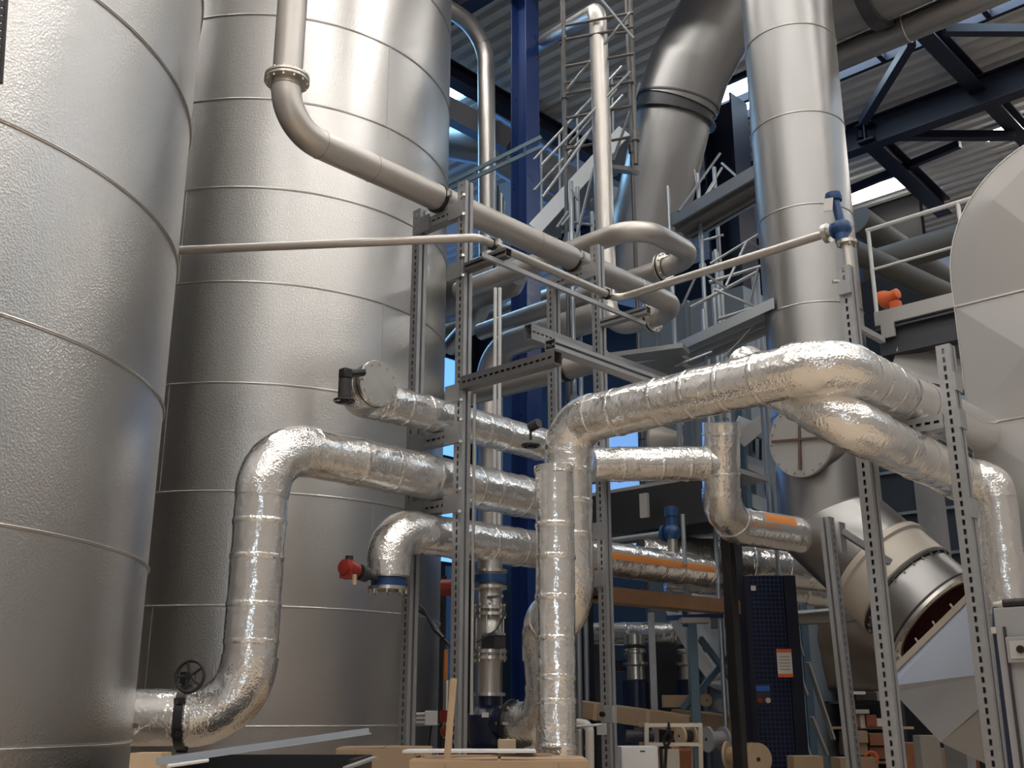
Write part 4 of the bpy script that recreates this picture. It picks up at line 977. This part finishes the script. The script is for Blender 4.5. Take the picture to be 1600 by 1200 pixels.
# teal frame with braces, plastic sheets
def vpost(parent, px, py, D, ptop, w_=.10, m=M_TEAL):
    p = aD(px, py, D); zt_ = aD(px, ptop, D).z; MB().box((p.x, p.y, zt_/2), (w_, w_*.7, zt_), rt).build('post', m, parent, smooth=False)
t = thing('braced_frame', 'blue-grey steel frame with crossed braces before white plastic sheet', 'frame', down(aD(1086, 1080, 11), 0))
vpost(t, 1086, 1080, 10.8, 972, .085); vpost(t, 1160, 1100, 13, 960, .06)
for a, b in (((1094, 998, 11), (1180, 1110, 11.4)), ((1172, 985, 11.4), (1072, 1105, 11)), ((1094, 1070, 11), (1066, 1108, 11))): MB().bar(aD(*a), aD(*b), .04, .06).build('brace', M_TEAL, t, smooth=False)
MB().box(aD(1085, 970, 10.8), (.28, .2, .05), rt).build('head_plate', M_GREYP, t, smooth=False)
MB().box(aD(1070, 962, 10.9), (.05, .05, .22), rt).bar(aD(1040, 966, 11), aD(1130, 962, 11), .05, .05).build('head_beam', M_BLUEV, t, smooth=False)
def sheet(label, p, m=M_FILM):
    t = thing('plastic_sheet', label, 'sheet', p[0])
    a, b, c, d = [V(q) for q in p]; mb = MB(); N = 14; vs = []
    for i in range(N+1):
        for j in range(N+1):
            q = a.lerp(b, j/N).lerp(d.lerp(c, j/N), i/N); q = q + V((0, .12*noise.noise(q*2.0)+.05*noise.noise(q*6), .0)); vs.append(q)
    fs = [(i*(N+1)+j, i*(N+1)+j+1, (i+1)*(N+1)+j+1, (i+1)*(N+1)+j) for i in range(N) for j in range(N)]
    o = mb.add(vs, fs).build('film', m, t); sd = o.modifiers.new('thick', 'SOLIDIFY'); sd.thickness = .004
    return t
sheet('white plastic sheet draped behind the crossed blue-grey braces', [aD(1055, 935, 13.6), aD(1175, 905, 13.4), aD(1178, 1105, 13.0), aD(1110, 1070, 13.3)])
sheet('white plastic strip hanging left of the blue-grey post', [aD(1040, 955, 12.4), aD(1068, 958, 12.4), aD(1130, 1062, 12.2), aD(1108, 1066, 12.2)])
sheet('brown-grey tarpaulin hanging behind the lone dark post, lower right', [aD(1235, 940, 14.0), aD(1395, 950, 13.6), aD(1395, 1085, 13.4), aD(1235, 1075, 14.0)], mat('dull_tarpaulin', (.16, .125, .10), .7))
t = thing('round_duct', 'thin shiny silver tube running level behind guard and lone post', 'duct', aD(1250, 965, 12.6))
MB().tube([aD(1110, 971, 12.6), aD(1250, 965, 12.5), aD(1334, 960, 12.4)], .085, 24).build('duct_run', M_STACK, t)
# blue racking beyond the guard
t = thing('storage_rack', 'blue upright racking with pale diagonal braces right of guard', 'rack', down(aD(1260, 1050, 12.5), 0))
for px, D in ((1247, 12.2), (1262, 13.2)): vpost(t, px, 1050, D, 925, .085)
for a, b in (((1240, 978, 12.3), (1253, 1024, 12.3)), ((1262, 1035, 12.3), (1302, 1155, 12.3)), ((1246, 1045, 12.5), (1260, 1086, 12.5)), ((1248, 1132, 12.2), (1268, 1190, 12.2)), ((1268, 1120, 12.6), (1292, 1180, 12.6))): MB().bar(aD(*a), aD(*b), .05, .03).build('diagonal_brace', M_LGREYP, t, smooth=False)
# shelf of boxes, lower right
M_BOXR = mat('red_print_carton', (.34, .09, .05), .7)
def carton(px, py, D, s, m, label, yaw=None, cat='box', name='cardboard_box', flaps=False, z0=None, floor=False):
    c = aD(px, py, D)
    if floor: top_ = c.z+s[2]/2; s = (s[0], s[1], top_); c = V((c.x, c.y, top_/2))
    t = thing(name, label, cat, c)
    r_ = Matrix.Rotation(YAW if yaw is None else yaw, 3, 'Z')
    MB().box(c, s, r_).build('carton', m, t, smooth=False, bevel=.004)
    MB().box(c+V((0, 0, s[2]/2+.001)), (s[0]*.99, .05, .003), r_).build('tape_strip', M_CREAM, t, smooth=False)
    return t
t = thing('shelving', 'dark shelving stacked with cartons between the two right rack posts', 'shelf', down(aD(1360, 1120, 13.6), 0))
for py in (1098, 1137, 1190): MB().box(aD(1352, py, 13.7), (1.05, .5, .03), rt).build('shelf_board', M_WOOD if py > 1100 else M_DARK, t, smooth=False)
for px in (1322, 1392): p = aD(px, 1100, 13.8); MB().box((p.x, p.y, .75), (.05, .4, 1.5), rt).build('side', M_DARK, t, smooth=False)
MB().box(down(aD(1352, 1100, 14.1), .75), (1.0, .02, 1.5), rt).build('back', M_DARK, t, smooth=False)
items = [(1333, 1126, .10, .10, .12, M_BOXR, 'red carton at left end of the upper lit shelf'), (1347, 1127, .05, .05, .13, M_WHITE, 'thin white bottle-like carton on the upper lit shelf'), (1360, 1126, .10, .10, .11, M_BOXR, 'red and white carton mid upper shelf'), (1376, 1129, .13, .10, .08, M_WHITE, 'white low carton at right on upper shelf'),
         (1345, 1112, .14, .1, .04, M_CREAM, 'cream flat pack lying over the red cartons'), (1340, 1083, .13, .1, .03, M_WHITE, 'white flat pack on the topmost dark shelf'), (1352, 1088, .2, .1, .08, M_DARK, 'dark parts bin on the topmost shelf'), (1378, 1088, .12, .1, .09, M_GREYBOX, 'grey parts bin on the topmost shelf')]
for (px, py, a, b, c, m, lab) in items: carton(px, py, 13.45, (a*1.3, b, c*1.2), m, lab, name='carton')
for k, (px, py, m, lab) in enumerate([(1333, 1151, M_CARD, 'upper pale cardboard box left on the lower shelf'), (1333, 1170, M_CARD, 'lower pale cardboard box left on the lower shelf'), (1370, 1155, M_WOODD, 'upper brown cardboard box right on the lower shelf'), (1370, 1176, M_WOODD, 'lower brown cardboard box right on the lower shelf')]):
    carton(px, py, 13.4, (.27, .3, .14), m, lab)
carton(1258, 1192, 9.6, (.26, .25, .12), M_CARD, 'small cardboard box at the foot of the blue racking', floor=True)
carton(1335, 1196, 9.8, (.34, .3, .14), M_CARD, 'open cardboard box between lone post and right rack', floor=True)
carton(1448, 1165, 11, (.20, .2, .20), M_CREAM, 'cream box below the pale hopper', floor=True)
carton(1475, 1182, 11.2, (.20, .2, .16), M_WOOD, 'tan box right of the cream box below hopper', floor=True)
carton(1508, 1195, 11.2, (.22, .2, .10), M_WOODD, 'brown box at the bottom edge below the hopper', floor=True)
carton(1425, 1178, 12.5, (.3, .3, .25), M_WOODD, 'reddish box behind the cream box below hopper', floor=True)
t = thing('air_hose', 'orange coiled hose end by the open box, lower right', 'hose', aD(1360, 1180, 9.6))
MB().torus(aD(1362, 1184, 9.7), (.4, -.9, .1), .05, .012, 24, 8).build('coil', M_ORANGE, t)
# pumps in the dark corner
for i, (px, lab) in enumerate([(992, 'left stainless pump in the dark corner behind the rear rack'), (1075, 'right stainless pump in the dark corner beside blue-grey post')]):
    p = aD(px, 1030, 12.4)
    t = thing('pump', lab, 'pump', down(p, 0))
    MB().lathe(down(p, aD(px, 1062, 12.4).z), (0, 0, 1), [(0, .0), (0, .11), (.14, .11), (.16, .14), (.19, .14), (.19, .10), (.28, .10), (.29, .13), (.32, .13), (.33, .12), (.5, .12), (.52, 0)], 28).build('pump_stages', M_FLANGE, t)
    MB().cyl(down(p, 0), down(p, aD(px, 1064, 12.4).z), .15, 24).build('motor', M_PUMP, t)
    MB().torus(down(p, aD(px, 1010, 12.4).z), (0, 0, 1), .10, .03, 24, 8).box(down(p, aD(px, 1040, 12.4).z)+V((-.2, 0, 0)), (.2, .12, .12)).build('coupling', M_DARK, t)
for i, (px, py, w_, h_, D, m, lab) in enumerate([(930, 1050, .45, .8, 13.4, M_DARK, 'black machine cabinet behind the rear rack post'), (1035, 1040, .55, .7, 13.6, M_DARK, 'dark machine block between two stainless pumps')]):
    p = aD(px, py, D); t = thing('machine_cabinet', lab, 'machine', down(p, 0))
    MB().box((p.x, p.y, (p.z+h_/2)/2), (w_, w_, p.z+h_/2), rt).build('cabinet', m, t, smooth=False, bevel=.02)
    MB().box((p.x, p.y, p.z+h_/2+.02), (w_*.8, w_*.8, .05), rt).build('lid', M_GREYBOX, t, smooth=False)
p = aD(1020, 1040, 11.8); t = thing('support_post', 'thin pale channel post standing between the two stainless pumps', 'post', down(p, 0))
MB().box((p.x, p.y, aD(1020, 955, 11.8).z/2), (.07, .05, aD(1020, 955, 11.8).z), rt).build('post', M_GALV, t, smooth=False)
# long timber packs
for i, (a, b, w_, h_, m, lab) in enumerate([((880, 1104, 11.6), (1085, 1132, 10.9), .3, .17, M_CARD, 'long cardboard pack sloping behind the rear rack post'), ((1060, 1122, 12.2), (1200, 1142, 11.4), .3, .20, M_CARD, 'second long cardboard pack behind the black post')]):
    t = thing('long_pack', lab, 'pack', aD(*a)); MB().bar(aD(*a), aD(*b), w_, h_).build('wrap', m, t, smooth=False, bevel=.01)
    for f in (.3, .7): q = aD(*a).lerp(aD(*b), f); d_ = (aD(*b)-aD(*a)).normalized(); MB().bar(q-d_*.02, q+d_*.02, w_+.006, h_+.006).build('strap', M_WOOD, t, smooth=False)
carton(1057, 1096, 11.3, (.28, .2, .12), M_CARD, 'flat cardboard box lying on the long cardboard pack')
# wooden crate with cable drums
cc = aD(1050, 1165, 9.4)
t = thing('wooden_crate', 'open pale timber crate frame in front of the black post', 'crate', down(cc, 0))
def L(px, py): return aD(px, py, 9.3)
for a, b in (((1010, 1131), (1010, 1260)), ((1094, 1131), (1096, 1260))): MB().bar(L(*a), L(*b), .035, .05).build('upright', M_CREAM, t, smooth=False)
for y in (1133, 1163): MB().bar(L(1008, y), L(1096, y), .05, .03).build('rail', M_CREAM, t, smooth=False)
ft = (ey*.45)
for a, b in (((1012, 1131), (1012, 1260)), ((1092, 1131), (1092, 1260))): MB().bar(L(*a)+ft, L(*b)+ft, .035, .05).build('upright', M_WOOD, t, smooth=False)
for px in (1012, 1092): MB().bar(L(px, 1133), L(px, 1133)+ft, .03, .03).build('rail', M_WOOD, t, smooth=False)
MB().bar(L(1022, 1165)+ft*.5, L(1022, 1225)+ft*.5, .10, .3).bar(L(1070, 1168)+ft*.6, L(1070, 1225)+ft*.6, .16, .2).build('side_board', M_WOODD, t, smooth=False)
carton(1048, 1190, 9.45, (.14, .12, .2), M_CREAM, 'cream packet standing inside the open timber crate')
t = thing('sling', 'black lifting sling hanging on the front of timber crate', 'sling', L(1043, 1135))
MB().torus(L(1044, 1133)-ey*.03, ex, .02, .010, 18, 8).tube([L(1046, 1136)-ey*.03, L(1036, 1155)-ey*.03, L(1040, 1170)-ey*.03, L(1036, 1260)-ey*.03], .014, 8).tube([L(1042, 1136)-ey*.03, L(1050, 1152)-ey*.03, L(1040, 1168)-ey*.03], .014, 8).build('strap', M_BLACK, t)
def drum(label, px, py, D, R, w_, ms, mc, axis):
    c = aD(px, py, D); t = thing('cable_drum', label, 'cable drum', c); a = V(axis).normalized()
    for s in (-1, 1): MB().lathe(c+a*s*w_/2, a, [(-.012, 0), (-.012, R), (.012, R), (.012, 0)], 36).build('drum_flange', ms, t)
    MB().cyl(c-a*w_/2, c+a*w_/2, R*.62, 32).build('cable_winding', mc, t)
    MB().cyl(c-a*(w_/2+.02), c+a*(w_/2+.02), R*.12, 16).build('bore', M_DARK, t)
drum('pale timber cable drum inside the open crate', 1072, 1150, 9.6, .085, .12, M_WOOD, M_DARK, ex+ey*.5)
drum('grey plastic cable drum between crate and black post', 1118, 1155, 10.2, .115, .18, M_GREYBOX, M_GREYBOX, ex+ey*.45)
drum('tan cable drum right behind the black post', 1150, 1180, 9.9, .12, .16, M_WOOD, M_CARD, ex-ey*.6)
drum('largest tan cable drum beside the blue mesh guard', 1180, 1186, 9.7, .14, .08, M_WOOD, M_CARD, ex*.35-ey)
drum('small pale disc drum on the second long pack', 1127, 1102, 11.6, .07, .05, M_GREYBOX, M_DARK, ex*.2-ey)
drum('brown disc drum left of the pale disc, on the long pack', 1102, 1094, 11.8, .065, .05, M_WOOD, M_DARK, ex*.2-ey)
p = aD(996, 1185, 9.0); t = thing('drawer_unit', 'white cabinet with a small dark slot left of timber crate', 'cabinet', down(p, 0))
MB().box((p.x, p.y, aD(996, 1166, 9.0).z/2), (.30, .35, aD(996, 1166, 9.0).z), rt).build('cabinet', M_WHITE, t, smooth=False, bevel=.006)
MB().box(aD(1004, 1174, 8.8), (.04, .01, .012), rt).build('slot', M_DARK, t, smooth=False)
p = aD(1000, 1150, 9.4); t = thing('motor_unit', 'small dark motor behind the white cabinet', 'motor', p)
MB().cyl(p-ex*.12, p+ex*.12, .05, 18).box(p+V((0, 0, .05)), (.1, .06, .04), rt).build('motor_body', M_DARK, t)
# grey plastic drain pipes and socket on the rear rack
p = aD(921, 1150, 7.9)
t = thing('drain_pipe', 'grey plastic drain pipes with pale fittings beside rear rack post', 'pipe', down(p, 0))
MB().tube(resample(fillet([down(aD(921, 1240, 7.9), 0), aD(921, 1132, 7.9), aD(902, 1130, 7.95)], .05), .03), .033, 16).build('pipe_run', M_CABLE, t)
MB().cyl(aD(921, 1170, 7.9), aD(921, 1166, 7.9), .036, 16).cyl(aD(905, 1140, 7.7), aD(905, 1230, 7.7), .02, 12).cyl(aD(890, 1136, 7.75), aD(940, 1132, 7.75), .010, 8).build('fitting', M_SCAF, t)
MB().box(aD(940, 1139, 7.9), (.07, .06, .08), rt).build('sensor_box', M_GREYBOX, t, smooth=False)
p = aD(953, 1116, 8.55); t = thing('junction_box', 'grey junction box fixed to the rear rack post', 'box', p)
MB().box(p, (.10, .06, .13), Matrix.Identity(3)).build('enclosure', M_GREYBOX, t, smooth=False, bevel=.006); MB().cyl(p+V((-.04, -.03, 0)), p+V((-.04, -.06, 0)), .02, 12).build('knob', M_BLACK, t)
# ------------------------------------------------------------------ pump set under the lowest pipe
vx = V((XM, 6.17, 0))
t = thing('stainless_riser', 'upright stainless flanged pipe fittings above the navy pump', 'pipe fitting', vx+V((0, 0, 1.1)))
def zz_(py): return aX(765, py, XM).z
MB().lathe(vx, (0, 0, 1), [(zz_(1088), .085), (zz_(1040), .085), (zz_(1030), .10), (zz_(975), .10), (zz_(970), .085), (zz_(868), .085)], 32).build('pipe_run', M_STEEL, t)
for py, ro in ((1085, .125), (1028, .135), (1018, .135), (960, .13), (950, .13), (918, .135), (893, .135)):
    o = MB().lathe(vx+V((0, 0, zz_(py))), (0, 0, 1), [(-.012, .08), (-.012, ro), (.012, ro), (.012, .08)], 36).build('flange', M_FLANGE, t)
for py in (1023, 955): ring_of_bolts(t, vx+V((0, 0, zz_(py))), (0, 0, 1), .115, 8, .010, .11)
MB().lathe(vx+V((0, 0, zz_(905))), (0, 0, 1), [(-.03, .08), (-.03, .128), (.03, .128), (.03, .08)], 36).build('valve_ring', M_BLUEV, t)
for k in range(6): a_ = 2*PI*k/6; q = vx+V((.11*math.cos(a_), .11*math.sin(a_), 0)); MB().cyl(q+V((0, 0, zz_(1018))), q+V((0, 0, zz_(960))), .007, 6).build('tie_rod', M_BOLT, t)
MB().box(vx+V((.10, -.06, zz_(1005))), (.14, .12, .09)).build('gauge_block', M_DARK, t, smooth=False)
MB().box(vx+V((.10, -.06, zz_(993))), (.16, .1, .02)).box(vx+V((.10, -.06, zz_(935))), (.18, .03, .02)).build('bracket', M_SCAF, t, smooth=False)
t = thing('gauge_cable', 'thin black cable curving across the stainless fittings', 'cable', aX(790, 965, -5.85))
MB().tube(resample(fillet([aX(792, 940, -5.85), aX(789, 960, -5.85), aX(775, 985, -5.85), aX(745, 1003, -5.85)], .1), .02), .007, 8).build('cable', M_BLACK, t)
pp = vx+V((0, 0, zz_(1130)))
t = thing('circulation_pump', 'navy blue cast pump feeding the big foil pipe elbow', 'pump', down(pp, 0))
MB().lathe(pp, (0, 0, 1), [(-.20, 0), (-.20, .13), (-.12, .16), (.06, .165), (.10, .13), (.13, .085), (.19, .085), (.20, .12), (.22, .12), (.22, 0)], 36).cyl(pp, pp+V((.26, 0, .0)), .12, 28).build('volute', M_PUMP, t)
MB().lathe(pp+V((.24, .01, 0)), (1, 0, 0), [(0, .08), (0, .175), (.03, .175), (.03, .08)], 36).build('flange', M_BLACK, t)
ring_of_bolts(t, pp+V((.25, .01, 0)), (1, 0, 0), .155, 8, .012, .08)
MB().box(down(pp, (pp.z-.18)/2), (.36, .36, pp.z-.18)).build('plinth', M_WALLD, t, smooth=False)
MB().box(pp+V((.12, -.165, .06)), (.05, .006, .035), Matrix.Rotation(.6, 3, 'Z')).build('name_plate', M_PAPER, t, smooth=False)
# small valve with red body at the tank foot, cables and strip
q = aD(698, 1120, 8.6); t = thing('ball_valve', 'small red-bodied valve between the front rack posts', 'valve', q)
MB().cyl(q+V((0, 0, -.04)), q+V((0, 0, .05)), .055, 20).build('valve_body', M_RED, t); MB().cyl(q+V((0, 0, .05)), q+V((0, 0, .28)), .03, 14).cyl(q+V((0, 0, -.16)), q+V((0, 0, -.04)), .028, 14).build('stem_pipe', M_FLANGE, t); MB().cyl(q+V((0, 0, -.16)), V((q.x, q.y, 0)), .03, 12).build('drain_leg', M_DARK, t)
MB().sphere(q+V((0, 0, -.11)), .05, 16, 10).build('drain_cap', M_RED, t)
q = aD(674, 1122, 8.5); t = thing('junction_box', 'white junction box with cables near middle tank foot', 'box', q)
MB().box(q, (.10, .06, .11), rt).build('enclosure', M_WHITE, t, smooth=False, bevel=.006)
for dz in (-.03, 0, .03): MB().cyl(q+V((0, 0, dz))-ex*.05, q+V((0, 0, dz))-ex*.12, .012, 10).build('gland', M_CABLE, t)
MB().tube([q+V((0, 0, -.05)), q+V((-.02, 0, -.2)), q+V((-.04, 0, -1.0))], .008, 8).tube([q-ex*.12, q-ex*.14+V((0, 0, .1)), q-ex*.13+V((0, 0, .16))], .008, 8).build('cable', M_BLACK, t)
q0 = [aD(650, 942, 8.9), aD(662, 952, 8.75), aD(680, 985, 8.6), aD(694, 998, 8.5)]; t = thing('cable_bundle', 'pair of thick black cables crossing between front rack posts', 'cables', q0[0])
MB().tube(resample(fillet(q0, .1), .02), .016, 10).build('cable', M_BLACK, t); MB().tube(resample(fillet([aD(650, 950, 8.9), aD(668, 962, 8.75), aD(694, 1000, 8.5), aD(706, 1012, 8.4)], .1), .02), .016, 10).build('cable', M_BLACK, t)
t = thing('conduit', 'dark upright conduit with orange and blue tubes by front rack', 'conduit', down(aD(697, 1000, 9.2), 0))
MB().tube([down(aD(694, 950, 9.3), 0), aD(694, 900, 9.3)], .022, 10).build('tube', M_BLACK, t); MB().tube([down(aD(702, 950, 9.6), 0), aD(702, 885, 9.6)], .035, 10).build('tube', mat('bright_blue_tube', (.05, .17, .5), .4), t); MB().tube([down(aD(697, 1020, 9.0), .2), aD(697, 1015, 9.0)], .016, 8).build('tube', M_ORTAPE, t)
q = aD(700, 918, 9.1); MB().cyl(q-ex*.06, q+ex*.06, .07, 20).build('red_switch', M_RED, t)
t = thing('timber_batten', 'thin pale timber batten leaning upright in front of the pump', 'batten', aD(691, 1230, 5.6))
MB().bar(aD(692, 1262, 5.6), aD(709, 1060, 5.75), .028, .022).build('batten', M_WOOD, t, smooth=False)
q = aD(792, 1166, 7.2); t = thing('packing_block', 'pale chipboard block lying under the foil elbow near pump', 'block', q)
MB().box(q, (.12, .12, .09), rt).build('block', M_WOOD, t, smooth=False, bevel=.006)
# ------------------------------------------------------------------ foreground cartons and crate
fb = aZ(780, 1186, .77)
def crate_at(px, py, z, s, m, label, yaw=YAW, name='cardboard_box', lid=True):
    f = aZ(px, py, z); r_ = Matrix.Rotation(yaw, 3, 'Z'); c = f + r_ @ V((0, s[1]/2, -s[2]/2))
    t = thing(name, label, 'box', down(c, 0)); MB().box(c, s, r_).build('carton', m, t, smooth=False, bevel=.004)
    if lid:
        for k in (-1, 1): MB().box(c+r_ @ V((k*s[0]*.25, 0, s[2]/2+.004)), (s[0]*.485, s[1]*.98, .006), r_ @ Matrix.Rotation(.012*k, 3, 'Y')).build('flap', m, t, smooth=False)
        for k in (-.3, .33): MB().box(c+r_ @ V((k*s[0], -s[1]/2-.001, 0)), (.004, .003, s[2]*.96), r_).build('seam', M_WOODD, t, smooth=False)
    return t
crate_at(780, 1188, .775, (.93, .55, .77), M_CARD, 'wide cardboard box in the centre foreground, flaps shut')
crate_at(600, 1170, .79, (.62, .5, .78), M_CARD, 'cardboard box behind left of the wide foreground box', yaw=YAW+.06)
for k, (a, b, lab) in enumerate([((655, 1168), (818, 1176), 'white flat panel lying over the foreground cardboard boxes')]):
    t = thing('white_board', lab, 'panel', aZ(735, 1172, .79)); pn = aZ(735, 1173, .81)
    MB().box(pn, (.72, .35, .012), rt).build('panel', M_WHITE, t, smooth=False)
t = thing('timber_plank', 'thin plank across the back of the foreground boxes', 'plank', aZ(800, 1180, .8))
MB().bar(aZ(660, 1182, .79), aZ(860, 1179, .79), .06, .012).build('plank', M_CARD, t, smooth=False)
# film lined crate at left
cr = aZ(405, 1186, .78)
t = thing('lined_crate', 'low timber crate lined with black film at bottom left', 'crate', down(cr, 0))
c0 = cr+ey*.30; W_, D_, H_ = .98, .75, .78
for s in (-1, 1):
    MB().box(down(c0+ex*s*W_/2, H_/2), (.03, D_, H_), rt).build('crate_side', M_BLACK, t, smooth=False); MB().box(down(c0+ey*s*D_/2, H_/2-(.03 if s < 0 else 0)), (W_, .03, H_-(.06 if s < 0 else 0)), rt).build('crate_side', M_BLACK, t, smooth=False)
MB().box(down(c0, H_-.09), (W_-.03, D_-.03, .02), rt).build('film_lining', M_BLACK, t, smooth=False)
MB().box(aD(235, 1192, 5.0), (.14, .16, .09), rt).build('corner_block', M_WOOD, t, smooth=False)
t = thing('angle_bar', 'pale blue-grey angle bar with bolts lying across crate', 'bar', aD(420, 1168, 5.1))
a, b = aD(246, 1194, 4.75), aD(577, 1146, 5.35)
MB().bar(a, b, .05, .006).bar(a+V((0, 0, .012))-ey*.022, b+V((0, 0, .012))-ey*.022, .005, .030).build('angle', mat('pale_blue_bar', (.36, .42, .50), .4, .4), t, smooth=False)
for f in (.27, .44, .80): q = a.lerp(b, f)+ey*.01; MB().cyl(q, q+V((0, 0, .022)), .014, 6).build('bolt', M_DARK, t)
t = thing('steel_rod', 'short pale rod lying in the black-lined crate', 'rod', aD(300, 1192, 4.6))
MB().cyl(aD(262, 1197, 4.6), aD(325, 1188, 4.75), .008, 8).build('rod', M_WHITE, t)
t = thing('steel_rod', 'pale bar end at the right corner of black-lined crate', 'rod', aD(560, 1192, 4.8)); MB().bar(aD(540, 1200, 4.7), aD(585, 1184, 4.9), .03, .01).build('rod', M_GALV, t)
# ------------------------------------------------------------------ control cabinet at the right edge
cx0 = aY(1550, 950, 6.0); t = thing('control_cabinet', 'grey control cabinet with lock plate at lower right edge', 'cabinet', (cx0.x+.5, 6.2, 0))
ztop = cx0.z
MB().box((cx0.x+.5, 6.2, ztop/2), (1.0, .38, ztop)).build('enclosure', M_GREYBOX, t, smooth=False, bevel=.006)
MB().box((cx0.x+.05, 6.0-.004, ztop/2-.05), (.012, .012, ztop-.1)).build('door_seam', M_DARK, t, smooth=False)
pl_ = aY(1594, 1015, 5.985); o = MB().box(pl_, (.13, .02, .13)).build('lock_plate', M_GREYBOX, t, smooth=False, bevel=.004); MB().box(pl_+V((0, -.012, 0)), (.09, .01, .09)).build('lock_inset', M_GREYP, o, smooth=False); MB().cyl(pl_+V((.01, -.01, 0)), pl_+V((.01, -.03, 0)), .02, 18).build('lock', M_BLACK, o)
gl = aY(1580, 942, 6.03); gl.z = ztop+.022
t = thing('cable_gland', 'black cable plug with pale tip on cabinet top', 'plug', gl)
MB().cyl(gl+V((-.04, 0, 0)), gl+V((.5, 0, .0)), .022, 16).torus(gl+V((.02, 0, 0)), (1, 0, 0), .022, .004, 20, 6).build('plug_body', M_BLACK, t); MB().lathe(gl, (-1, 0, 0), [(.04, .02), (.07, .012), (.09, .010), (.09, 0)], 16).build('plug_tip', M_CABLE, t)
t = thing('power_cable', 'thick dark blue cable hanging down left of control cabinet', 'cable', aY(1556, 985, 6.3))
MB().tube(resample(fillet([aY(1556, 950, 6.4), aY(1556, 985, 6.35), aY(1585, 1230, 6.35), V((aY(1585, 1230, 6.35).x, 6.35, 0))], .1), .05), .018, 12).build('cable', mat('navy_cable', (.02, .03, .07), .4), t); MB().cyl(aY(1556, 990, 6.34), aY(1555, 980, 6.34), .024, 12).build('ferrule', M_CABLE, t)
# ------------------------------------------------------------------ world and view
w = bpy.data.worlds.new('world'); bpy.context.scene.world = w; w.use_nodes = True
w.node_tree.nodes['Background'].inputs['Color'].default_value = (.5, .6, .8, 1)
w.node_tree.nodes['Background'].inputs['Strength'].default_value = .25
vs_ = bpy.context.scene.view_settings
vs_.view_transform = 'Standard'; vs_.look = 'None'; vs_.gamma = 1; vs_.use_curve_mapping = False
vs_.exposure = 0.22

cy = bpy.context.scene.cycles
cy.sample_clamp_indirect = 3.5
cy.sample_clamp_direct = 30
cy.blur_glossy = 1.5
cy.max_bounces = 9; cy.glossy_bounces = 6; cy.diffuse_bounces = 3
cy.use_adaptive_sampling = False
